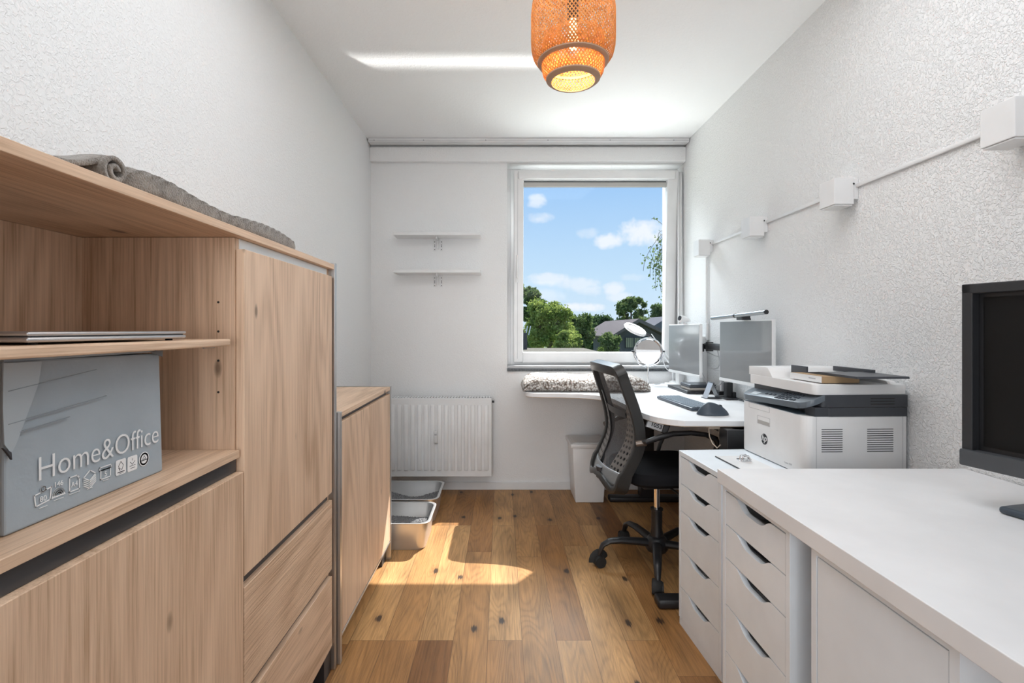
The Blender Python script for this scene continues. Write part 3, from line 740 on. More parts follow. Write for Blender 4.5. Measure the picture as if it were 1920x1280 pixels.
# ---------------------------------------------------------------- cream throw on the desk
def m_throw():
    m = bpy.data.materials.new('boucle_throw'); m.use_nodes = True; nt = m.node_tree; b = nt.nodes['Principled BSDF']
    t = nt.nodes.new('ShaderNodeTexCoord')
    n = nn(nt, 'ShaderNodeTexVoronoi', Scale=78.0); nt.links.new(t.outputs['Object'], n.inputs['Vector'])
    n2 = nn(nt, 'ShaderNodeTexNoise', Scale=130.0, Detail=3.0); nt.links.new(t.outputs['Object'], n2.inputs['Vector'])
    f = mth(nt, 'ADD', n.outputs['Distance'], mth(nt, 'MULTIPLY', n2.outputs[0], .5))
    nt.links.new(ramp(nt, f, [(.38, (.86, .84, .82)), (.72, (.62, .57, .53)), (1.0, (.20, .15, .12))]), b.inputs['Base Color'])
    b.inputs['Roughness'].default_value = .95
    bp = nn(nt, 'ShaderNodeBump', Strength=1.0, Distance=.006); bp.invert = True; nt.links.new(f, bp.inputs['Height']); nt.links.new(bp.outputs[0], b.inputs['Normal'])
    return m
g = G(); rnd = random.Random(4)
tw = np.array([[rnd.random() for _ in range(400)] for _ in range(400)])
def thr(a, b):
    # a around cross section (YZ), b along X
    ang = 2*PI*a; c_, s_ = math.cos(ang), math.sin(ang); e = .42
    env = max(0.0, 1-abs(2*b-1)**7)**.5
    hy = .232*(.80+.20*env); hz = .0415*max(.04, env)*(1+.10*math.sin(b*8+1)+.05*math.sin(b*21))
    y = 3.365 + hy*math.copysign(abs(c_)**e, c_) + .010*math.sin(b*6)
    z = DT + .001 + hz + hz*math.copysign(abs(s_)**e, s_)
    k = tw[int(a*399) % 400][int(b*399) % 400]-.5
    fold = -.006*math.exp(-((z-DT-.042)/.004)**2) if c_ < -.8 else 0
    return Vector((.137+.80*b+.004*k, y+.011*k-fold, max(DT+.0008, z+.011*k)))
g.grid(thr, 220, 300, closed_u=True)
solo(g, 'fleece_throw', m_throw(), 'folded cream and brown fleece throw lying on the desk under the window', 'throw', (.53, 3.365, DT), smooth=True)

# ---------------------------------------------------------------- desktop items
mr = thing('vanity_mirror', 'round chrome vanity mirror on a thin stem standing on the desk', 'mirror', (1.055, 3.60, DT))
mx, my, mz = 1.043, 3.585, 1.012
RX = Matrix.Rotation(-.28, 4, 'Z') @ Matrix.Rotation(PI/2-.10, 4, 'X')
G().lathe([(0, .006), (.066, .006), (.070, .003), (.070, 0), (0, 0)], (1.058, 3.60, DT+.0005), 40).obj('base', m_chrome, mr, smooth=True)
G().cyl((mx, 3.60, DT+.004), (mx, 3.60, mz-.108), .0055, 16).obj('stem', m_chrome, mr, smooth=True)
g = G(); g.tube([(mx+.108*math.cos(a), 3.60, mz+.108*math.sin(a)) for a in [PI+.05+(PI-.1)*k/30 for k in range(31)]], .0045, 10); g.obj('yoke', m_chrome, mr, smooth=True)
g = G(); g.lathe([(.083, -.010), (.090, -.012), (.099, -.008), (.101, 0), (.099, .008), (.090, .012), (.083, .010)], (mx, 3.60, mz), 56, RX); g.obj('rim', m_chrome, mr, smooth=True)
G().lathe([(0, -.009), (.084, -.009), (.084, .009), (0, .009)], (mx, 3.60, mz), 56, RX).obj('mirror_glass', m_mirror, mr)
g = G(); g.cyl((mx+.100, 3.60, mz), (mx+.118, 3.60, mz), .006, 12); g.cyl((mx-.100, 3.60, mz), (mx-.118, 3.60, mz), .006, 12); g.split('pivot', m_black, mr)

ml = thing('magnifier_lamp', 'white swing-arm magnifier lamp leaning behind the vanity mirror', 'lamp', (1.20, 3.655, DT))
R_ = Matrix.Rotation(math.radians(22), 4, 'Y') @ Matrix.Rotation(math.radians(24), 4, 'X')
hc = (.965, 3.655, 1.168)
g = G(); g.lathe([(.060, -.008), (.080, -.008), (.086, 0), (.080, .010), (.060, .008)], hc, 48, R_); g.obj('head_ring', m_white, ml, smooth=True)
G().lathe([(0, .006), (.062, .004), (.062, -.004), (0, -.006)], hc, 48, R_).obj('lens', mat('lens_white', (.85, .87, .89), .15), ml, smooth=True)
g = G(); g.tube([(1.04, 3.655, 1.135), (1.06, 3.655, 1.13), (1.075, 3.66, 1.12)], .008, 10); g.obj('joint', m_dark, ml, smooth=True)
g = G()
g.tube([(1.07, 3.66, 1.122), (1.13, 3.665, 1.03), (1.235, 3.67, .90)], .0055, 8); g.tube([(1.085, 3.66, 1.135), (1.15, 3.665, 1.045), (1.245, 3.67, .92)], .0035, 8)
g.tube([(1.235, 3.67, .90), (1.24, 3.665, .84), (1.24, 3.66, DT)], .007, 8); g.obj('arm', m_white, ml, smooth=True)
g = G(); g.tube([(1.065+.022*k/20+.003*math.cos(k*2.2), 3.655, 1.128-.035*k/20+.003*math.sin(k*2.2)) for k in range(40)], .0013, 5); g.obj('spring', m_tan, ml)
g = G(); g.tube(bez((1.17, 3.665, 1.01), (1.165, 3.66, .93), (1.18, 3.66, .86), (1.235, 3.66, .87), 16), .003, 6); g.obj('cord', m_white, ml)
G().lathe([(0, 0), (.03, 0), (.03, .012), (.01, .02), (0, .02)], (1.24, 3.655, DT+.0005), 24).obj('base', m_white, ml, smooth=True)

def monitor(name, label, fa, ne, zb, zt, frame_m, th=.018, chin=.016, bez_=.006, screen=None, chin_m=None, deep_bezel=0):
    """far and near lower corners of the front face (x,y), facing the aisle (-X side)"""
    fa, ne = Vector(fa), Vector(ne); w = (ne-fa).length; c = (fa+ne)/2
    d = (ne-fa)/w; ang = math.atan2(d.y, d.x)   # local +x runs from far to near edge; local -y faces the viewer side
    t = thing(name, label, 'monitor', (c.x, c.y, zb), ang)
    h = zt-zb
    G().box(-w/2, w/2, 0, th, 0, h, .003, 2).obj('housing', frame_m, t, world=False)
    G().box(-w/2+bez_, w/2-bez_, -.0012 if not deep_bezel else .0, .002, chin+bez_*.3, h-bez_).obj('screen', screen or m_screen, t, world=False)
    if chin_m: G().box(-w/2, w/2, -.003, .002, 0, chin, .001).obj('chin', chin_m, t, world=False)
    return t, w, h
# facing -X means the outward normal must be -X: local -y -> choose far->near so that -y local = -X world
m1, w1, h1 = monitor('monitor', 'white monitor nearest the window with a webcam on its top edge', (1.190, 3.60), (1.214, 3.10), .871, 1.203, m_white, chin_m=m_white)
G().box(-.18, -.12, .02, .045, -.085, .20, .004).obj('stand_neck', m_white, m1, world=False)
G().box(-.245, -.065, -.035, .075, .7815-.871, .7815-.871+.012, .005, 3).obj('stand_base', m_white, m1, world=False)
m2, w2, h2 = monitor('monitor', 'white monitor with a light bar on top, behind the printer', (1.228, 2.85), (1.268, 2.37), .884, 1.216, m_white, chin_m=m_white)
wc = thing('webcam', 'small white webcam with round black lens clipped on the monitor', 'webcam', (1.205, 3.36, 1.205))
M_ = Matrix.Translation((1.202, 3.34, 1.236)) @ Matrix.Rotation(.5, 4, 'Z') @ Matrix.Rotation(math.radians(-78), 4, 'Y') @ Matrix.Rotation(math.radians(-8), 4, 'X')
g = G(); g.lathe([(0, -.055), (.006, -.052), (.017, -.03), (.021, .0), (.021, .028), (.018, .032), (0, .032)], (0, 0, 0), 24, M_); g.obj('body', m_white, wc, smooth=True)
G().lathe([(0, .0325), (.0165, .0325), (.0165, .034), (.010, .0345), (.009, .033), (0, .033)], (0, 0, 0), 24, M_).obj('lens', m_black, wc, smooth=True)
g = G(); g.box(1.190, 1.225, 3.33, 3.35, 1.2035, 1.210, .001); g.cyl((1.207, 3.34, 1.21), (1.207, 3.34, 1.222), .004, 10); g.obj('clip', m_white, wc)
lb_ = thing('monitor_light_bar', 'silver round light bar resting on top of the near white monitor', 'light bar', (1.24, 2.6, 1.216))
a_, b_ = Vector((1.190, 2.86, 1.231)), Vector((1.232, 2.36, 1.250))
g = G(); g.cyl(a_, b_, .0105, 24); g.obj('tube', mat('bar_grey_metal', (.30, .31, .32), .3, metal=.9), lb_, smooth=True)
d_ = (b_-a_).normalized()
g = G(); g.cyl(b_, b_+d_*.006, .0108, 24); g.cyl(a_+d_*.235, a_+d_*.247, .0116, 24); g.split('end_cap', m_black, lb_, smooth=True)
mc = a_+d_*.27
g = G(); g.box(mc.x+.0, mc.x+.045, mc.y-.035, mc.y+.025, 1.217, mc.z-.002, .003); g.tube([(mc.x+.045, mc.y, 1.235), (mc.x+.06, mc.y, 1.225), (mc.x+.06, mc.y-.01, 1.19)], .003, 6)
g.obj('counterweight', m_black, lb_)

ar = thing('display_mount', 'black display mount bar joining the two white monitors behind the desk', 'mount', (1.30, 3.0, DT))
g = G(); g.box(1.266, 1.286, 2.80, 3.17, 1.045, 1.085, .004); g.cyl((1.282, 3.12, 1.035), (1.282, 3.12, 1.092), .022, 20)
g.obj('beam', m_black, ar, smooth=True)
G().cyl((1.290, 2.965, .80), (1.290, 2.965, 1.05), .012, 16).obj('pole', m_silver, ar, smooth=True)
G().box(1.262, 1.318, 2.94, 2.99, DT+.0065, DT+.03, .004).obj('base_plate', m_black, ar)
g = G(); g.box(1.266, 1.279, 2.62, 2.81, 1.03, 1.08, .003); g.box(1.236, 1.266, 3.16, 3.32, 1.03, 1.08, .003); g.split('mount_plate', m_black, ar)

g = G()
g.tube(bez((1.27, 2.98, 1.05), (1.29, 2.95, .93), (1.30, 3.05, .92), (1.27, 3.12, .94), 18), .0028, 6)
g.tube(bez((1.27, 2.86, 1.045), (1.30, 2.95, .99), (1.30, 3.02, 1.00), (1.275, 3.15, 1.03), 18), .0028, 6)
g.tube(bez((1.25, 2.86, .90), (1.28, 2.92, .95), (1.29, 3.0, .91), (1.27, 3.12, .94), 18), .0028, 6)
g.tube(bez((1.25, 2.86, .88), (1.28, 2.95, .84), (1.29, 3.0, .85), (1.29, 3.12, .80), 18), .0028, 6)
g.tube(bez((1.24, 3.14, .92), (1.25, 3.12, .86), (1.27, 3.1, .82), (1.29, 3.10, .782), 18), .0032, 6)
solo(g, 'monitor_cables', m_greyp, 'loose grey cables looping between the two white monitors', 'cable', (1.28, 3.0, .78), smooth=True)

# keyboard
kb = thing('keyboard', 'slate blue-grey keyboard lying on the corner desk', 'keyboard', (.955, 2.63, DT+.0005), math.radians(4.2))
G().box(-.068, .068, -.218, .218, .001, .016, .005, 3).obj('case', m_blue, kb, smooth=True, world=False)
g = G()
for i in range(6):
    for j in range(20):
        if i == 0 and 6 <= j <= 11: continue
        g.box(-.058+i*.0195, -.058+i*.0195+.0165, -.208+j*.0209, -.208+j*.0209+.0175, .015, .0195, .0015, 1)
g.box(-.058, -.0415, -.083, .040, .015, .0195, .0015)
g.obj('keys', mat('slate_keys', (.13, .17, .21), .4), kb, world=False)
# mouse
g = G()
def mouse(a, b):
    ang = 2*PI*a; t = b
    L = .072; x = -L+2*L*t
    w = .044*math.sqrt(max(0, 1-(abs(2*t-1))**2.3)); q = (t-.34)/(.34 if t < .34 else .66); hgt = .054*max(0, 1-abs(q)**1.7)**.75
    sa = math.sin(ang); y = w*math.cos(ang)*(1.0 if sa < 0 else 1-.38*sa); z = .004+hgt*sa if sa > 0 else 0
    return Vector((x, y-.25*max(0, z-.004), z if t > 0 else 0))
g.grid(mouse, 40, 40, closed_u=True)
ms = thing('computer_mouse', 'slate ergonomic computer mouse in front of the keyboard', 'mouse', (.965, 2.315, DT+.001), math.radians(2))
g.obj('shell', m_blue, ms, smooth=True, world=False)
G().cyl((.030, -.013, .036), (.030, -.005, .036), .010, 18).obj('scroll_wheel', m_dark, ms, world=False)

nb = thing('laptop', 'closed dark laptop lying on the corner desk below the monitor', 'laptop', (1.22, 3.25, DT))
g = G(); g.box(1.115, 1.322, 3.04, 3.40, DT+.003, DT+.012, .003, 3); g.obj('base', m_dark, nb, smooth=True)
g = G(); g.box(1.115, 1.322, 3.04, 3.40, DT+.013, DT+.019, .003, 3); g.obj('lid', m_black, nb, smooth=True)
g = G(); g.box(1.125, 1.31, 3.05, 3.39, DT+.0005, DT+.004); g.split('rubber_foot', m_rubber, nb)
pc = thing('pouch', 'dark leather pouch with pale edge lying on the closed dark laptop', 'pouch', (1.22, 3.13, DT+.019))
g = G(); g.box(1.135, 1.30, 3.055, 3.22, DT+.034, DT+.056, .009, 3); g.obj('cover', mat('dark_leather', (.03, .035, .045), .35), pc, smooth=True)
g = G(); g.box(1.138, 1.298, 3.06, 3.215, DT+.0195, DT+.035, .004, 2); g.obj('pages', mat('pale_edge', (.42, .38, .34), .6), pc, smooth=True)

ps = thing('phone_stand', 'silver A-shaped phone stand with black edges behind the keyboard', 'stand', (1.185, 2.86, DT))
g = G(); g.prism([(-.012, 0), (-.009, 0), (.026, .088), (.023, .088)], .065, Matrix.Translation((1.162, 2.90, DT+.003)) @ Matrix.Rotation(PI/2, 4, 'X')); g.obj('front_plate', m_silver, ps)
g = G(); g.prism([(.060, 0), (.065, 0), (.027, .085), (.022, .084)], .06, Matrix.Translation((1.162, 2.8975, DT+.003)) @ Matrix.Rotation(PI/2, 4, 'X')); g.obj('rear_leg', m_anth, ps)
g = G(); g.box(1.142, 1.232, 2.832, 2.902, DT+.0005, DT+.0035, .001); g.cyl((1.187, 2.83, DT+.088), (1.187, 2.905, DT+.088), .004, 10); g.obj('edge', m_black, ps)
ds = thing('charging_dock', 'black upright charging dock on a flat pad next to the phone stand', 'charger', (1.28, 2.88, DT))
g = G(); g.box(1.236, 1.325, 2.78, 2.925, DT+.0005, DT+.006, .002); g.obj('pad', m_black, ds)
g = G(); g.box(1.272, 1.308, 2.86, 2.90, DT+.006, DT+.088, .003); g.box(1.302, 1.322, 2.85, 2.88, DT+.006, DT+.035, .002); g.obj('upright', m_black, ds)
g = G(); g.tube(bez((1.30, 2.80, DT+.004), (1.31, 2.70, DT+.004), (1.29, 2.6, DT+.004), (1.315, 2.5, DT+.004)), .0035, 6)
g.obj('cord', m_black, ds)

# ---------------------------------------------------------------- wall lamps + raceways
def wall_lamp(y, label):
    t = thing('wall_lamp', label, 'wall lamp', (1.30, y, 1.635), group='white cube lamps along the right wall')
    zt = 1.735
    g = G(); g.box(1.243, 1.3165, y, y+.09, zt-.098, zt, .002); g.obj('cube', m_white, t)
    G().box(1.247, 1.3125, y+.004, y+.086, zt-.103, zt-.0985, .001).obj('diffuser', m_white, t)
    G().box(1.3165, 1.3355, y+.004, y+.086, zt-.078, zt-.002, .001).obj('mounting_plate', m_white, t)
    G().cyl((1.3155, y+.003, zt-.022), (1.3155, y+.0, zt-.022), .004, 10).obj('screw', m_dark, t)
    return t
ys = (3.19, 2.535, 1.891, 1.226)
for y, l in zip(ys, ('white cube wall lamp nearest the window, above the corner desk', 'white cube wall lamp, second from the window',
                     'white cube wall lamp above the printer, third from the window', 'white cube wall lamp cut by the right edge of the photo')):
    wall_lamp(y, l)
for (a, b, l) in ((ys[1]+.086, ys[0]+.004, 'white cable raceway between the two wall lamps nearest the window'),
                  (ys[2]+.086, ys[1]+.004, 'white cable raceway between the second and third wall lamp'),
                  (ys[3]+.086, ys[2]+.004, 'white cable raceway rising to the wall lamp at the right edge')):
    solo(G().box(XR-.011, XR-.0005, a, b, 1.700, 1.714, .003), 'cable_raceway', m_white, l, 'cable cover', (XR-.005, (a+b)/2, 1.70), smooth=True, group='white raceways on the right wall')
g = G(); g.tube([(XR-.006, 3.285, 1.655), (XR-.006, 3.285, 1.09)], .0055, 8); g.tube([(XR-.006, 3.262, 1.655), (XR-.006, 3.262, 1.2)], .003, 6)
g.box(XR-.016, XR-.0005, 3.262, 3.282, 1.10, 1.21, .003); g.tube([(XR-.008, 3.27, 1.10), (XR-.008, 3.30, 1.08), (XR-.008, 3.31, 1.0)], .004, 6)
solo(g, 'lamp_cord', m_white, 'white cord running down the wall from the first cube lamp', 'cord', (XR-.005, 3.28, 1.1), smooth=True)
g = G(); g.box(XR-.03, XR-.0005, 3.285, 3.34, .80, 1.125, .004)
solo(g, 'cable_duct', m_white, 'upright white cable duct on the wall behind the monitor arm', 'cable cover', (XR-.01, 3.31, .80))

# ---------------------------------------------------------------- drawer units and near table
def scoop(w, h, has=True):
    """front outline in (y,z): y 0..w, z 0..h with handle scoop in the top edge"""
    p = [(0, 0), (w, 0), (w, h)]
    if has:
        c, a, b_ = w/2, w*.31, w*.13; dp = .024
        p += [(c+a, h)] + bez((c+a-.002, h), (c+a-.020, h-.001), (c+b_+.014, h-dp), (c+b_-.01, h-dp), 6)[1:]
        p += bez((c-b_+.01, h-dp), (c-b_-.022, h-dp), (c-a+.026, h-.001), (c-a+.002, h), 6) + [(c-a, h)]
    p += [(0, h)]
    return p
def drawer_unit(label, loc, rot, HH, fr, depth=.57, W0=.34, name='drawer_unit'):
    t = thing(name, label, 'drawer unit', loc, rot, group='white drawer units')
    s = .0165
    G().box(.0, depth, 0, s, .03, HH-.018, .0008).obj('side_panel', m_lacq, t, world=False)
    G().box(.0, depth, W0-s, W0, .03, HH-.018, .0008).obj('side_panel', m_lacq, t, world=False)
    G().box(.0, depth, 0, W0, HH-.018, HH, .001).obj('top_panel', m_lacq, t, world=False)
    G().box(.002, depth, 0, W0, .0, .032, .001).obj('plinth', m_lacq, t, world=False)
    G().box(depth-.006, depth, s, W0-s, .03, HH-.018).obj('back_panel', m_lacq, t, world=False)
    w = W0-2*s-.004
    for (z0, z1) in fr:
        P_ = Matrix(((0, 0, 1, .001), (1, 0, 0, s+.002), (0, 1, 0, z0), (0, 0, 0, 1)))
        g = G(); g.prism(scoop(w, z1-z0-.0028), .015, P_)
        dr = g.obj('drawer', m_lacq, t, world=False)
        g = G(); hz = z0+.012; top = z1-.040
        g.box(.016, depth-.03, s+.012, s+.020, hz, top); g.box(.016, depth-.03, W0-s-.020, W0-s-.012, hz, top); g.box(.016, depth-.03, s+.012, W0-s-.012, hz, hz+.006); g.box(.030, .038, s+.012, W0-s-.012, hz, top)
        g.obj('drawer_box', m_greyp, dr, world=False)
    return t
def fronts(HH, k):
    tot = HH-.018-.034; hs = [.097, .097, .137, .137, .0]; hs[4] = tot/k-sum(hs[:4]); z = HH-.019; o_ = []
    for h_ in hs:
        o_.append((z-h_*k, z)); z -= h_*k
    return o_
a1 = math.radians(3.55)
drawer_unit('white drawer unit under the printer with the rounded office chair behind it', (.728, 1.678, 0), a1, .689, fronts(.689, 1.10))
drawer_unit('white drawer unit supporting the far end of the white tabletop', (.637, 1.119, 0), 0, .7315, fronts(.7315, .97), depth=.60)
# cupboard
cu = thing('cupboard', 'white single-door cupboard supporting the middle of the white tabletop', 'cabinet', (.637, .704, 0))
cy0, cy1 = .704, 1.041
G().box(.637, 1.237, cy0, cy0+.0165, .03, .7135).obj('side_panel', m_lacq, cu); G().box(.637, 1.237, cy1-.0165, cy1, .03, .7135).obj('side_panel', m_lacq, cu)
G().box(.637, 1.237, cy0, cy1, .7135, .7315).obj('top_panel', m_lacq, cu); G().box(.639, 1.237, cy0, cy1, 0, .032).obj('plinth', m_lacq, cu)
G().box(1.231, 1.237, cy0+.0165, cy1-.0165, .03, .7135).obj('back_panel', m_lacq, cu)
G().box(.638, .654, cy0+.0185, cy1-.0185, .034, .7105, .001).obj('door', m_lacq, cu)

g = G(); g.box(.620, XR-.004, -.045, 1.455, .732, .770, .0015)
solo(g, 'tabletop', m_foil, 'long white tabletop resting on the drawer unit and cupboard', 'tabletop', (.98, .7, .732))

# clipboard with clip on far drawer unit
cl = thing('clipboard', 'pale clipboard with chrome clip lying beside the printer', 'clipboard', (.86, 1.77, .6895), a1)
G().box(-.045, .075, -.10, .14, .0005, .0035, .001).obj('board', m_greyp if False else m_white, cl, world=False)
g = G(); g.box(-.047, -.044, -.10, .14, .0004, .0038); g.obj('edge', m_dark, cl, world=False)
g = G(); g.box(.005, .045, .05, .085, .0036, .008, .001); g.tube([(.01, .068, .007), (.012, .068, .022), (.032, .068, .024), (.042, .068, .010)], .0032, 8); g.tube([(.01, .052, .007), (.012, .052, .022), (.032, .052, .024), (.042, .052, .010)], .0032, 8); g.box(.01, .034, .05, .07, .021, .0245, .001)
g.obj('clip', m_chrome, cl, smooth=True, world=False)

# ---------------------------------------------------------------- printer (local: x depth, y 0 near .. .405 far)
pr = thing('printer', 'white and anthracite laser printer with document feeder on the drawer unit', 'printer', (.986, 1.640, .6895), math.radians(2.6))
PD, PW = .338, .405
def rp(x0, x1, y0, y1, r, n=6):      # only front (x0) corners rounded
    o_ = [(x1, y0), (x1, y1)]
    o_ += [(x0+r+r*math.cos(a), y1-r+r*math.sin(a)) for a in [PI/2+PI/2*k/n for k in range(n+1)]]
    o_ += [(x0+r+r*math.cos(a), y0+r+r*math.sin(a)) for a in [PI+PI/2*k/n for k in range(n+1)]]
    return o_
def T(z): return Matrix.Translation((0, 0, z))
zb_ = .0035
G().prism(rp(0, PD, 0, PW, .030), .193, T(zb_), .002).obj('body', m_print, pr, smooth=True, world=False)
g = G(); g.box(.03, PD-.03, .03, PW-.03, 0, zb_); g.split('foot', m_rubber, pr, world=False)
g = G(); g.prism(rp(.062, PD+.001, -.0015, PW+.0015, .02), .029, T(.1968)); g.prism(rp(.048, PD+.002, -.003, PW+.003, .02), .040, T(.2268), .002)
g.box(.03, .30, .0, .05, .197, .2268)
g.obj('mid_housing', m_printd, pr, smooth=True, world=False)
G().box(.002, .06, .05, PW-.02, .1966, .1980, .0005).obj('output_tray', mat('tray_blue', (.18, .25, .31), .3), pr, world=False)
# control panel, sloped, overhanging the front
g = G()
SH = Matrix(((1, 0, 0, 0), (0, 1, 0, 0), (.42, -.045, 1, .2215), (0, 0, 0, 1)))
g.prism(rp(-.004, .062, -.003, PW+.002, .042), .020, SH, .0015)
g.obj('control_panel', m_panelb, pr, smooth=True, world=False)
SL = Matrix.Translation((-.012, 0, 0)) ; SL = Matrix(((1, 0, 0, -.010), (0, 1, 0, 0), (.42, -.045, 1, .2215+.020-.0042), (0, 0, 0, 1)))
g = G(); g.box(.014, .034, .300, .345, .0004, .0012, mat=SL); g.obj('display', mat('lcd', (.55, .62, .66), .2), pr, world=False)
g = G()
for i in range(4):
    for j in range(4): g.box(.010+i*.0125, .018+i*.0125, .105+j*.020, .118+j*.020, .0004, .003, .0012, 2, mat=SL)
for i in range(3):
    for j in range(2): g.box(.012+i*.016, .020+i*.016, .066+j*.017, .078+j*.017, .0004, .003, .0012, 2, mat=SL)
for j in range(3): g.box(.026, .034, .20+j*.026, .212+j*.026, .0004, .003, .0012, 2, mat=SL)
g.obj('buttons', mat('button_grey', (.05, .06, .075), .6, spec=.2), pr, smooth=True, world=False)
# lid and feeder hump
G().prism(rp(.030, PD-.002, .001, PW-.001, .02), .0335, T(.267), .002).obj('scanner_lid', m_print, pr, smooth=True, world=False)
g = G()
hump = [(PW-.001, .300), (PW-.001, .333), (.285, .337), (.272, .334), (.258, .322), (.245, .305), (.240, .300)]
g.prism([(y, z) for y, z in hump][::-1], .285, Matrix(((0, 0, 1, .032), (1, 0, 0, 0), (0, 1, 0, 0), (0, 0, 0, 1))), .001)
g.prism([(y, z) for y, z in [(.30, .300), (.30, .336), (.02, .309), (.01, .300)]][::-1], .03, Matrix(((0, 0, 1, .285), (1, 0, 0, 0), (0, 1, 0, 0), (0, 0, 0, 1))), .001)
g.obj('document_feeder', m_print, pr, smooth=True, world=False)
# feeder trays
g = G()
tr_ = [(.270, .318), (.10, .334), (-.075, .333), (-.077, .326), (.10, .326), (.270, .306)]
g.prism(tr_[::-1], .17, Matrix(((0, 0, 1, .112), (1, 0, 0, 0), (0, 1, 0, 0), (0, 0, 0, 1))), .001)
g.box(.112, .118, .165, .255, .318, .347, .001); g.box(.270, .282, .06, .25, .326, .343, .001)
g.obj('feeder_tray', m_printd, pr, world=False)
# seams, vents, indents
g = G()
for (x0_, x1_) in ((.052, .122), (.205, .293)):
    for k in range(11): g.box(x0_, x1_, -.0007, .0003, .082+k*.0072, .0843+k*.0072)
g.split('vent_slot', m_dark, pr, world=False)
g = G()
for k in range(3): g.box(.215, .295, -.0038, -.0028, .236+k*.009, .2385+k*.009)
g.split('vent_slot', m_rubber, pr, world=False)
g = G()
g.box(.0345, .0355, -.0006, .0004, .004, .196); g.box(.325, .326, -.0006, .0004, .004, .196)
def rect_lines(y0, y1, z0, z1, w=.0011):
    g.box(-.0006, .0004, y0, y1, z0, z0+w); g.box(-.0006, .0004, y0, y1, z1-w, z1); g.box(-.0006, .0004, y0, y0+w, z0, z1); g.box(-.0006, .0004, y1-w, y1, z0, z1)
rect_lines(.205, .345, .176, .196); rect_lines(.203, .285, .125, .155)
g.obj('panel_seam', m_greyp, pr, world=False)
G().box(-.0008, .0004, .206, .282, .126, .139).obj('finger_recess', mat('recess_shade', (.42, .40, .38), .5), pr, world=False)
lc = Matrix(((0, 0, -1, -.0002), (-1, 0, 0, .238), (0, 1, 0, .0735), (0, 0, 0, 1)))
g = G(); g.prism([(.020*math.cos(2*PI*k/40), .020*math.sin(2*PI*k/40)) for k in range(40)], .0008, lc); lg = g.obj('emblem', m_anth, pr, world=False)
g = G(); g.mesh(text_mesh('hp', .034, .0005, offset=.0002, align='CENTER', shear=.28), lc @ Matrix.Translation((-.001, -.007, .0010)))
g.obj('emblem_letters', m_print, lg, world=False)
g = G(); g.mesh(text_mesh('Laser MFP', .010, .0002), Matrix(((0, 0, -1, -.0002), (-1, 0, 0, .115), (0, 1, 0, .018), (0, 0, 0, 1)))); g.obj('model_lettering', m_greyp, pr, world=False)
# small carton under the tray
sb = thing('small_carton', 'flat tan and white carton lying under the feeder tray of the printer', 'box', (1.115, 1.755, .9925), math.radians(2.6))
G().box(-.064, .064, -.085, .085, 0, .022, .001).obj('carton', mat('kraft', (.40, .27, .15), .7), sb, world=False)
G().box(-.0652, -.064, -.084, .084, .0005, .0215).obj('white_side', m_white, sb, world=False)
G().box(-.0656, -.065, -.055, -.02, .010, .014).obj('printed_line', m_greyp, sb, world=False)

# ---------------------------------------------------------------- black monitor at right
m3, w3, h3 = monitor('monitor', 'large black monitor standing on the near white tabletop at the right edge', (1.095, 1.1875), (1.245, .585), .857, 1.274, m_black, th=.03, chin=.036, bez_=.030, screen=m_screenb, deep_bezel=1)
g = G(); w_, h_ = w3, h3
g.box(-w_/2, w_/2, -.022, 0, h_-.022, h_, .002); g.box(-w_/2, -w_/2+.022, -.022, 0, .03, h_, .002); g.box(w_/2-.022, w_/2, -.022, 0, .03, h_, .002)
g.obj('hood_bezel', mat('matte_black', (.022, .023, .026), .5), m3, world=False)
g = G(); g.box(-w_/2-.001, w_/2+.001, -.030, 0, -.002, .036, .004, 2); g.obj('lower_bezel', mat('dark_grey_trim', (.06, .064, .07), .45), m3, smooth=True, world=False)
g = G(); g.box(-.04, .04, .03, .06, -.07, .22, .006, 2); g.obj('stand_neck', m_black, m3, smooth=True, world=False)
g = G(); g.box(-.232, .16, -.035, .10, .7705-.857, .7705-.857+.016, .007, 3); g.obj('stand_base', m_blue, m3, smooth=True, world=False)

# ---------------------------------------------------------------- office chair
ch = thing('office_chair', 'black swivel office chair with perforated mesh back pulled up to the corner desk', 'chair', (.77, 2.51, 0), math.radians(5))
PR = [(-.262, 1.0), (-.255, .985), (-.226, .90), (-.197, .82), (-.175, .74), (-.168, .676), (-.172, .63), (-.192, .585), (-.220, .53), (-.243, .48), (-.252, .450)]
def prof(z):
    for (u0, z0), (u1, z1) in zip(PR, PR[1:]):
        if z1 <= z <= z0 + 1e-9:
            f = (z-z1)/(z0-z1); return u1+(u0-u1)*f
    return PR[0][0] if z > PR[0][1] else PR[-1][0]
def sprof(z): return sum(prof(z+d) for d in (-.03, -.015, 0, .015, .03))/5
def halfw(z): return .205+.018*math.sin(min(1, max(0, (z-.45)/.53))*PI) + (.0 if z < .9 else 0)
def bp_(v, z, off=0):        # v -1..1
    hw = halfw(z); u = sprof(z) - .030*(1-v*v) + off
    return Vector((u, v*hw, z))
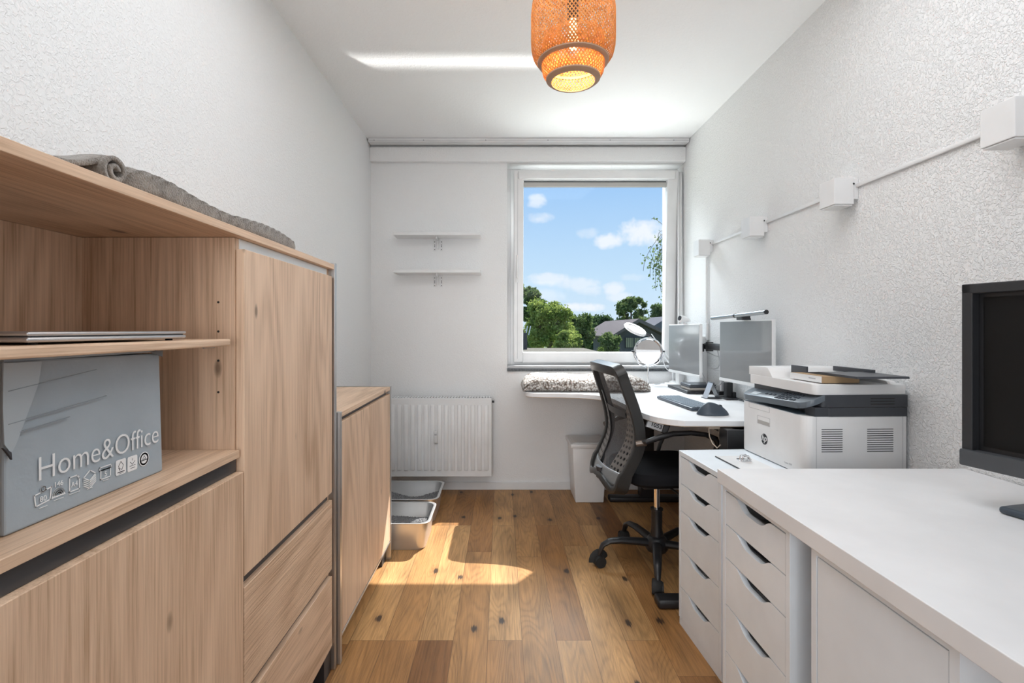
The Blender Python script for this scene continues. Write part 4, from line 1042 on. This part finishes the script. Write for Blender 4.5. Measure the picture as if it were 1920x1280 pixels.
# frame loop
loop = []
N = 26
for k in range(N+1): loop.append((-1, .462+(.955-.462)*k/N))
for k in range(1, 8): a = PI/2*k/8; loop.append((-1+.14*(1-math.cos(a)), .955+.03*math.sin(a)))
for k in range(13): loop.append((-.86+1.72*k/12, .985+.006*math.sin(PI*k/12)))
for k in range(1, 8): a = PI/2*(1-k/8); loop.append((1-.14*(1-math.cos(a)), .955+.03*math.sin(a)))
for k in range(N+1): loop.append((1, .955+(.462-.955)*k/N))
for k in range(1, 8): a = PI/2*k/8; loop.append((1-.2*(1-math.cos(a)), .462-.03*math.sin(a)))
for k in range(9): loop.append((.8-1.6*k/8, .432+.03*math.sin(PI*k/8)))
for k in range(1, 8): a = PI/2*(1-k/8); loop.append((-1+.2*(1-math.cos(a)), .462-.03*math.sin(a)))
g = G(); rings = []; n = len(loop)
for i, (v, z) in enumerate(loop):
    p = bp_(v, z); p0 = bp_(*loop[i-1]); p1 = bp_(*loop[(i+1) % n]); d = (p1-p0).normalized()
    e = .01; nrm = (bp_(v, min(1.0, z+e))-bp_(v, z-e)).cross(Vector((0, 1, 0))).normalized()   # out of the back surface
    side = d.cross(nrm).normalized(); nrm = side.cross(d).normalized()
    topw = .022 if z > .94 and abs(v) < 1 else .015
    dep = .022 if z > .5 else .028
    sec = [(-topw, -dep), (-topw*.6, -dep*1.15), (topw*.6, -dep*1.15), (topw, -dep), (topw, dep), (topw*.6, dep*1.12), (-topw*.6, dep*1.12), (-topw, dep)]
    rings.append([g.bm.verts.new(p + side*a + nrm*b) for a, b in sec])
for i in range(n):
    A, B = rings[i], rings[(i+1) % n]
    for k in range(8): g.bm.faces.new((A[k], A[(k+1) % 8], B[(k+1) % 8], B[k]))
m_chf = mat('chair_frame_plastic', (.020, .019, .018), .38, coat=.08)
bk = g.obj('back_frame', m_chf, ch, smooth=True, world=False)
# mesh
g = G(); g.grid(lambda a, b: bp_(-.95+1.9*a, .505+.455*b, .004), 24, 30); g.obj('mesh_back', m_meshfab(), ch, smooth=True, world=False)
# perforated side panels
def perf(sg):
    g = G(); rows, cols = 13, 4
    def q(a, r):
        z = .505+.345*r/rows
        vin = .36+.50*(r/rows)**1.25
        v = vin+(.95-vin)*a
        return bp_(sg*v, z, -.006)
    for r in range(rows):
        for c in range(cols):
            def pt(x, y): return q((c+x)/cols, r+y)
            outer = [(0, 0), (.5, 0), (1, 0), (1, .5), (1, 1), (.5, 1), (0, 1), (0, .5)]
            ro, ri = .34, .27
            inner = [(.5-.5*ro-.07, .5-.5*ro-.02), (.5, .5-ro*.85), (.5+.5*ro+.07, .5-.5*ro-.02), (.5+ro, .5), (.5+.5*ro+.07, .5+.5*ro+.02), (.5, .5+ro*.85), (.5-.5*ro-.07, .5+.5*ro+.02), (.5-ro, .5)]
            O = [g.bm.verts.new(pt(*o_)) for o_ in outer]; I = [g.bm.verts.new(pt(*o_)) for o_ in inner]
            for k in range(8): g.bm.faces.new((O[k], O[(k+1) % 8], I[(k+1) % 8], I[k]))
    bmesh.ops.remove_doubles(g.bm, verts=g.bm.verts, dist=1e-5)
    o_ = g.obj('perforated_panel', mat('chair_panel_grey', (.13, .12, .112), .42), ch, smooth=False, world=False)
    md = o_.modifiers.new('s', 'SOLIDIFY'); md.thickness = .004
perf(-1); perf(1)
g = G(); g.grid(lambda a, b: bp_(-.96+1.92*a, .452+.062*b, -.012-.008*math.sin(PI*a)), 24, 6)
o_ = g.obj('lower_back_panel', mat('chair_lower_grey', (.16, .165, .17), .35, coat=.3), ch, smooth=True, world=False); md = o_.modifiers.new('s', 'SOLIDIFY'); md.thickness = .006
g = G(); g.grid(lambda a, b: bp_(-.62+1.24*a, .755+.035*b, -.004), 14, 3); g.obj('lumbar_support', m_black, ch, smooth=True, world=False)
# seat
g = G()
def seat(a, b):
    ang = 2*PI*a; c_, s_ = math.cos(ang), math.sin(ang); e = .42
    R = [(.80, 0), (.93, .006), (1.0, .022), (1.0, .05), (.96, .066), (.80, .077), (.45, .082), (.0, .078)]
    i = b*(len(R)-1); j = min(len(R)-2, int(i)); f = i-j
    r = R[j][0]*(1-f)+R[j+1][0]*f; z = R[j][1]*(1-f)+R[j+1][1]*f
    x = .035+.235*r*math.copysign(abs(c_)**e, c_); y = .238*r*math.copysign(abs(s_)**e, s_)
    z2 = .445+z - (.018*max(0, (x-.17)/.1)**2 if x > .17 else 0)
    return Vector((x, y, z2))
g.grid(seat, 64, 15, closed_u=True); bmesh.ops.holes_fill(g.bm, edges=g.bm.edges, sides=80)
g.obj('seat', m_blackf, ch, smooth=True, world=False)
g = G(); g.box(-.10, .12, -.09, .09, .405, .446, .008, 2); g.box(-.285, -.06, -.035, .035, .425, .447, .006); g.tube([(-.24, 0, .435), (-.292, 0, .455), (-.29, 0, .50)], .02, 10, flat=(1.6, .8)); g.obj('mechanism', m_dark, ch, smooth=True, world=False)
g = G(); g.cyl((0, 0, .25), (0, 0, .41), .014, 24); g.obj('gas_lift', m_chrome, ch, smooth=True, world=False)
g = G(); g.lathe([(.0, .10), (.030, .10), (.030, .165), (.026, .18), (.026, .275), (.030, .277), (.030, .285), (.0, .285)], (0, 0, 0), 28); g.obj('column_cover', m_black, ch, smooth=True, world=False)
# lever
g = G(); g.tube([(.02, -.09, .42), (.045, -.20, .40), (.07, -.235, .365)], .005, 8); g.tube([(.07, -.235, .372), (.072, -.24, .35), (.068, -.242, .325), (.062, -.243, .31)], [.006, .013, .016, .010], 12); g.obj('lever', m_black, ch, smooth=True, world=False)
# base
g = G(); g.lathe([(0, .075), (.045, .075), (.055, .09), (.055, .12), (.045, .14), (.032, .15), (0, .15)], (0, 0, 0), 28); g.obj('hub', m_black, ch, smooth=True, world=False)
for k in range(5):
    a = math.radians(-106.3-5+72*k); ca, sa = math.cos(a), math.sin(a)
    def pp(r, z): return (r*ca, r*sa, z)
    g = G(); g.tube([pp(.03, .115), pp(.10, .122), pp(.18, .128), pp(.235, .124), pp(.268, .106), pp(.283, .075), pp(.288, .058)], [.026, .024, .021, .019, .017, .014, .012], 12, flat=(1, .72))
    lg = g.obj('base_leg', m_black, ch, smooth=True, world=False)
    g = G(); A = Vector(pp(.288, 0)); s_ = random.uniform(-.5, .5) + a + (0.9 if k == 1 else .2); tdir = Vector((math.cos(s_), math.sin(s_), 0)); sd = Vector((-tdir.y, tdir.x, 0))
    for q in (-1, 1): g.cyl(A+sd*q*.006+Vector((0, 0, .0285)), A+sd*q*.025+Vector((0, 0, .0285)), .028, 22)
    g.cyl(A+Vector((0, 0, .028)), A+Vector((0, 0, .066)), .009, 12)
    g.tube([A+tdir*.03*math.cos(t)+Vector((0, 0, .030+.032*math.sin(t))) for t in [PI*j/8-.2 for j in range(9)]], .024, 8, flat=(1, .2))
    g.obj('caster', m_rubber, ch, smooth=True, world=False)
for sg in (-1, 1):
    y_ = sg*.262
    g = G()
    path = [(-.178, sg*.228, .665), (-.155, y_, .672), (-.10, y_, .690), (-.03, y_, .707), (.05, y_, .709), (.12, y_, .700), (.165, y_, .680), (.175, y_, .655), (.155, y_, .60), (.125, y_, .54), (.095, y_-sg*.02, .475), (.07, y_-sg*.06, .442)]
    g.tube(path, [.012, .014, .016, .015, .014, .014, .016, .015, .013, .013, .013, .012], 12, flat=(1.0, .8))
    arm = g.obj('armrest', m_black, ch, smooth=True, world=False)
    G().cyl((-.192, sg*.238, .660), (-.150, sg*.252, .668), .0145, 18).obj('arm_bolt', mat('bronze_bolt', (.16, .13, .11), .3, metal=.5), arm, smooth=True, world=False)

# ---------------------------------------------------------------- pendant lamp
pl_ = thing('pendant_lamp', 'two-tier woven bamboo pendant lamp hanging from the ceiling', 'pendant lamp', (.232, 1.64, 1.975))
LXc, LYc = .232, 1.64
def weave(prof_, nst, turns, w=.0034):
    # resample the profile by arc length
    L = [0]
    for a, b in zip(prof_, prof_[1:]): L.append(L[-1]+math.dist(a, b))
    def at(s):
        for i in range(len(L)-1):
            if s <= L[i+1]+1e-9:
                f = (s-L[i])/(L[i+1]-L[i]); a, b = prof_[i], prof_[i+1]; return a[0]+(b[0]-a[0])*f, a[1]+(b[1]-a[1])*f
        return prof_[-1]
    g = G(); ns = 26
    for sg in (-1, 1):
        for q in range(nst):
            th0 = 2*PI*q/nst; prevr = None
            for k in range(ns+1):
                s = L[-1]*k/ns; r, z = at(s); r += sg*.0006; th = th0+sg*turns*2*PI*k/ns
                dth = w/2/max(r, .02)/.7
                row = [g.bm.verts.new((LXc+(r+o)*math.cos(th+d), LYc+(r+o)*math.sin(th+d), z)) for d, o in ((-dth, 0), (dth, 0), (dth, .0008), (-dth, .0008))]
                if prevr:
                    for m_ in range(4): g.bm.faces.new((prevr[m_], prevr[(m_+1) % 4], row[(m_+1) % 4], row[m_]))
                prevr = row
    return g
up_ = [(.045, 2.300), (.080, 2.292), (.112, 2.268), (.129, 2.235), (.1345, 2.19), (.1345, 2.10), (.133, 2.075), (.126, 2.050), (.112, 2.034), (.100, 2.030)]
dn_ = [(.094, 2.115), (.099, 2.09), (.1005, 2.05), (.1, 2.02), (.096, 1.998), (.086, 1.982), (.072, 1.975)]
weave(up_, 74, .30, .0029).obj('upper_shade', m_bam, pl_, recalc=False)
weave(dn_, 56, .17, .0029).obj('lower_shade', m_bam, pl_, recalc=False)
g = G(); g.lathe([(.099, 2.036), (.099, 2.027), (.107, 2.0272), (.114, 2.032), (.1145, 2.036), (.107, 2.033), (.099, 2.036)], (LXc, LYc, 0), 64); g.obj('rim', m_bamrim, pl_, smooth=True)
g = G(); g.lathe([(.070, 1.9745), (.070, 1.970), (.079, 1.9715), (.087, 1.978), (.0875, 1.982), (.079, 1.976), (.070, 1.9745)], (LXc, LYc, 0), 64); g.obj('rim', m_bamrim, pl_, smooth=True)
g = G(); g.cyl((LXc, LYc, 2.30), (LXc, LYc, H-.03), .003, 8); g.obj('cord', m_black, pl_)
g = G(); g.lathe([(0, H-.001), (.05, H-.001), (.048, H-.02), (.02, H-.035), (0, H-.035)], (LXc, LYc, 0), 32); g.obj('ceiling_cup', m_black, pl_, smooth=True)
g = G(); g.cyl((LXc, LYc, 2.17), (LXc, LYc, 2.30), .018, 20); g.obj('socket', m_black, pl_, smooth=True)
mb = bpy.data.materials.new('lit_bulb'); mb.use_nodes = True; b_n = mb.node_tree.nodes['Principled BSDF']
b_n.inputs['Emission Color'].default_value = (1, .72, .38, 1); b_n.inputs['Emission Strength'].default_value = 2.2
g = G(); g.lathe([(0, 2.075), (.012, 2.078), (.018, 2.09), (.018, 2.105), (.013, 2.13), (.012, 2.17), (0, 2.17)], (LXc, LYc, 0), 24); g.obj('bulb', mb, pl_, smooth=True)
pt = light('pendant_bulb_light', 'POINT', 1.5, (1, .66, .33), (LXc, LYc, 2.05)); pt.data.shadow_soft_size = .02

# ---------------------------------------------------------------- outside
def px(x, y, Y): return Vector(((x-940)/950*Y, Y, 1.17-(y-617)/950*Y))
def leafmat(name, c1, c2):
    m = bpy.data.materials.new(name); m.use_nodes = True; nt = m.node_tree; nt.nodes.clear()
    out = nt.nodes.new('ShaderNodeOutputMaterial'); t = nt.nodes.new('ShaderNodeTexCoord')
    n = nn(nt, 'ShaderNodeTexNoise', Scale=2.2, Detail=8.0, Roughness=.75); nt.links.new(t.outputs['Object'], n.inputs['Vector'])
    c = ramp(nt, n.outputs[0], [(.38, c1), (.62, c2)])
    d = nt.nodes.new('ShaderNodeBsdfDiffuse'); nt.links.new(c, d.inputs[0]); tr = nt.nodes.new('ShaderNodeBsdfTranslucent'); nt.links.new(c, tr.inputs[0])
    mx = nn(nt, 'ShaderNodeMixShader', Fac=.42); nt.links.new(d.outputs[0], mx.inputs[1]); nt.links.new(tr.outputs[0], mx.inputs[2]); nt.links.new(mx.outputs[0], out.inputs[0]); return m
lf_dark = leafmat('leaf_dark', (.035, .075, .035), (.14, .21, .08))
lf_mid = leafmat('leaf_mid', (.06, .11, .04), (.26, .33, .12))
lf_bright = leafmat('leaf_bright', (.13, .21, .04), (.46, .52, .16))
m_bark = mat('bark', (.10, .08, .06), .9)
m_birch = mat('birch_twig', (.12, .10, .08), .9)
def leaves(centers, radii, n, size, seed):
    rs = np.random.RandomState(seed); k = len(centers); cen = np.array(centers); rad = np.array(radii)
    vol = rad[:, 0]*rad[:, 2]; idx = rs.choice(k, n, p=vol/vol.sum())
    d = rs.normal(size=(n, 3)); d /= np.linalg.norm(d, axis=1)[:, None]
    rr = np.clip(np.abs(rs.normal(.72, .30, n)), .15, 1.6)
    P0 = cen[idx] + d*rad[idx]*rr[:, None]
    a = rs.normal(size=(n, 3)); a /= np.linalg.norm(a, axis=1)[:, None]; b = np.cross(a, rs.normal(size=(n, 3))); b /= np.linalg.norm(b, axis=1)[:, None]
    s = size*rs.uniform(.6, 1.3, n)[:, None]
    V = np.stack([P0-a*s, P0-b*s*.6, P0+a*s, P0+b*s*.6], 1).reshape(-1, 3)
    return V, n
def leaf_obj(name, V, n, m, parent):
    me = bpy.data.meshes.new(name); me.vertices.add(len(V)); me.vertices.foreach_set('co', (V-np.array(parent.location)).astype(np.float32).ravel())
    me.loops.add(4*n); me.loops.foreach_set('vertex_index', np.arange(4*n, dtype=np.int32))
    me.polygons.add(n); me.polygons.foreach_set('loop_start', np.arange(0, 4*n, 4, dtype=np.int32))
    me.update(calc_edges=True); me.validate(); me.materials.append(m)
    o = bpy.data.objects.new(name, me); C.objects.link(o); o.parent = parent; return o
GZ = -3.0
def tree(name, label, cx, top, wpx, bot, Y, m, n, size, seed, cat='tree', clumps=14, airy=1.0):
    """crown spanning wpx pixels around cx, from pixel row top to bot, standing at distance Y"""
    rs = random.Random(seed); c = px(cx, (top+bot)/2, Y); hw = wpx/2/950*Y; hh = (bot-top)/2/950*Y
    t = thing(name, label, cat, (c.x, Y, GZ), group='trees and shrubs beyond the window')
    cen, rad = [], []
    for i in range(clumps*3):
        a = rs.uniform(0, 2*PI); e = rs.uniform(-1, 1); r = rs.uniform(.30, .90)
        taper = math.sqrt(max(.05, 1-(e*.8)**2)) if e > 0 else 1.0
        cen.append((c.x+hw*r*math.cos(a)*taper, Y+hw*r*math.sin(a)*taper, c.z+hh*e*.78)); q = rs.uniform(.12, .30)*airy
        rad.append((hw*q, hw*q, min(hw, hh)*q))
    if airy >= 1: cen.append(tuple(c)); rad.append((hw*.62, hw*.62, hh*.70))
    V, k = leaves(cen, rad, int(n*2.6), size*.62, seed); leaf_obj('crown', V, k, m, t)
    g = G(); z0 = GZ; g.tube([(c.x, Y, z0), (c.x+.05, Y, (z0+c.z)/2), (c.x, Y, c.z+hh*.3)], [hw*.10+.08, hw*.07+.06, .04], 8)
    for q in cen[:6]: g.tube([(c.x, Y, c.z-hh*.6), q], [.05+hw*.03, .02], 6)
    g.obj('trunk', m_bark, t); return t
tree('deciduous_tree', 'dark airy tree at the left edge of the window view', 990, 516, 66, 665, 34, lf_mid, 5200, .16, 1, airy=.9, clumps=18)
tree('deciduous_tree', 'bright yellow-green tree, largest one in the left half of the window', 1030, 562, 96, 662, 24, lf_bright, 9000, .105, 2, clumps=20)
tree('deciduous_tree', 'mid-green tree right of the largest bright tree', 1090, 588, 60, 660, 27, lf_mid, 5200, .11, 3)
tree('deciduous_tree', 'dark green tree in the middle of the window view', 1122, 589, 62, 662, 40, lf_dark, 5600, .17, 4)
tree('deciduous_tree', 'tall loose oak rising behind the dark house', 1183, 551, 66, 640, 48, lf_mid, 5200, .20, 5, airy=.85, clumps=22)
tree('deciduous_tree', 'far tree at the right edge of the window above the house roof', 1236, 562, 44, 640, 44, lf_mid, 3600, .17, 6)
tree('deciduous_tree', 'distant dark tree between the middle tree and the oak', 1150, 594, 60, 650, 55, lf_dark, 3600, .22, 7)
tree('round_shrub', 'round clipped shrub in front of the dark house', 1142, 622, 44, 668, 21, lf_mid, 4200, .075, 8, cat='shrub', clumps=10)
tree('leafy_shrub', 'pale green shrub growing at the foot of the bright tree', 1062, 618, 62, 664, 21.5, lf_bright, 4200, .08, 9, cat='shrub', clumps=12)
tree('leafy_shrub', 'small yellow-green shrub below the house window', 1219, 645, 30, 672, 19, lf_bright, 1500, .06, 10, cat='shrub', clumps=8)
tree('leafy_shrub', 'tiny light shrub left of the round clipped shrub', 1127, 650, 13, 668, 18.5, lf_bright, 600, .05, 12, cat='shrub', clumps=5)

# overhanging birch branch near the window
bt_ = thing('birch_tree', 'birch with hanging leafy twigs at the right of the window', 'tree', (4.3, 9.5, GZ), group='trees and shrubs beyond the window')
strands = [((1246, 425), (1222, 411), 4), ((1244, 432), (1236, 452), 8), ((1240, 440), (1206, 508), 22), ((1242, 440), (1219, 520), 22), ((1243, 440), (1230, 545), 46), ((1244, 450), (1240, 548), 40), ((1246, 470), (1226, 505), 30), ((1248, 440), (1236, 520), 50), ((1250, 500), (1244, 560), 26)]
g = G(); rs = np.random.RandomState(11); LV = []
for (a, b, nl) in strands:
    A, B = px(*a, 9.5), px(*b, 9.5); Mid = (A+B)/2 + Vector((-.04, 0, .10)); path = bez(A, Mid, (Mid+B)/2+Vector((-.05, 0, .02)), B, 12); g.tube(path, .004, 4)
    for q in range(nl):
        t_ = rs.uniform(.12, 1); p = np.array(path[int(t_*12)]) + rs.normal(size=3)*[.045, .06, .03]
        a_v = rs.normal(size=3); a_v /= np.linalg.norm(a_v); b_v = np.cross(a_v, rs.normal(size=3)); b_v /= np.linalg.norm(b_v); s = rs.uniform(.018, .032)
        LV += [p-a_v*s, p-b_v*s*.8, p+a_v*s, p+b_v*s*.8]
g.tube([(4.3, 9.5, GZ), (4.25, 9.5, 1.5), (4.1, 9.5, 5.0)], [.14, .12, .06], 10)
for (a, b, nl) in strands[:8:2]: g.tube([(4.2, 9.5, 2.7), (3.7, 9.5, 3.5), px(*a, 9.5)], [.03, .02, .006], 6)
g.obj('branches', m_birch, bt_)
leaf_obj('foliage', np.array(LV), len(LV)//4, lf_mid, bt_)

gr = G().box(-60, 80, 6, 120, GZ-.2, GZ); tag(gr.obj('grass_ground', mat('grass', (.10, .15, .04), .95, var=(3, .4))), kind='structure')
rf = thing('garage_roof', 'flat gravel garage roof at the bottom of the window view', 'roof', (2.0, 17, GZ))
G().box(.4, 3.25, 14, 20, .25, .433, .02).obj('gravel_deck', mat('gravel', (.13, .12, .09), .95, var=(9, .35)), rf)
G().box(.6, 3.05, 14.2, 19.8, GZ, .25).obj('wall', m_greyp, rf)
vp = thing('roof_vent', 'dark box with pale poles at the left edge of the window view', 'vent', (.86, 18.5, .433))
p_ = px(984, 642, 18.5)
G().box(p_.x-.25, p_.x+.08, 18.4, 18.7, .433, p_.z+.36, .01).obj('box', m_dark, vp)
g = G(); g.tube([px(986, 630, 18.5), px(989, 611, 18.5)], .02, 6); g.tube([px(991, 628, 18.5), px(995, 611, 18.5)], .02, 6); g.split('pole', m_white, vp)
# house
hs = thing('house', 'dark grey gabled house with curtained window beyond the garden', 'house', (7.2, 30, GZ))
Yh = 28
m_slate = mat('house_grey', (.085, .085, .10), .8, var=(2, .15)); m_roof = mat('roof_brown', (.13, .105, .10), .8, var=(8, .2))
a = px(1160, 622, Yh); r_ = px(1193, 604, Yh); c_ = px(1262, 640, Yh)
g = G(); g.prism([(a.x+.05, GZ), (c_.x, GZ), (c_.x, c_.z), (r_.x, r_.z), (a.x+.05, a.z)], 8, Matrix(((1, 0, 0, 0), (0, 0, 1, Yh), (0, 1, 0, 0), (0, 0, 0, 1)))); g.obj('walls', m_slate, hs)
g = G(); w_ = .12
g.prism([(a.x-.5, a.z-.35), (r_.x, r_.z), (r_.x, r_.z+w_*1.6), (a.x-.6, a.z-.25)], 9, Matrix(((1, 0, 0, 0), (0, 0, 1, Yh-.6), (0, 1, 0, 0), (0, 0, 0, 1))))
g.prism([(r_.x, r_.z), (c_.x+.2, c_.z), (c_.x+.2, c_.z+w_*1.6), (r_.x, r_.z+w_*1.6)], 9, Matrix(((1, 0, 0, 0), (0, 0, 1, Yh-.6), (0, 1, 0, 0), (0, 0, 0, 1))))
g.obj('roof', m_roof, hs)
wa, wb_ = px(1172, 632, Yh), px(1204, 652, Yh)
wf = G().box(wa.x, wb_.x, Yh-.06, Yh+.02, wb_.z, wa.z).obj('window', m_dark, hs)
g = G()
for k in range(9): q = wa.x+.04+(wb_.x-wa.x-.08)*k/9; g.box(q, q+(wb_.x-wa.x)/9*.62 if k != 4 else q+.02, Yh-.08, Yh-.05, wb_.z+.03, wa.z-.03)
g.split('curtain', mat('net_curtain', (.34, .33, .24), .9), wf)
h2_ = thing('house', 'grey roofed house partly hidden at the right side of the window view', 'house', (11.5, 36, GZ))
a = px(1205, 626, 38); r_ = px(1252, 600, 38)
g = G(); g.box(a.x, a.x+7, 38, 42, GZ, a.z); g.obj('walls', m_slate, h2_)
g = G(); g.prism([(a.x-.4, a.z-.1), (a.x+7.2, a.z-.1), (r_.x+1.2, r_.z+.3), (r_.x, r_.z+.3)], 4.6, Matrix(((1, 0, 0, 0), (0, 0, 1, 37.6), (0, 1, 0, 0), (0, 0, 0, 1)))); g.obj('roof', mat('roof_grey', (.12, .12, .135), .8), h2_)
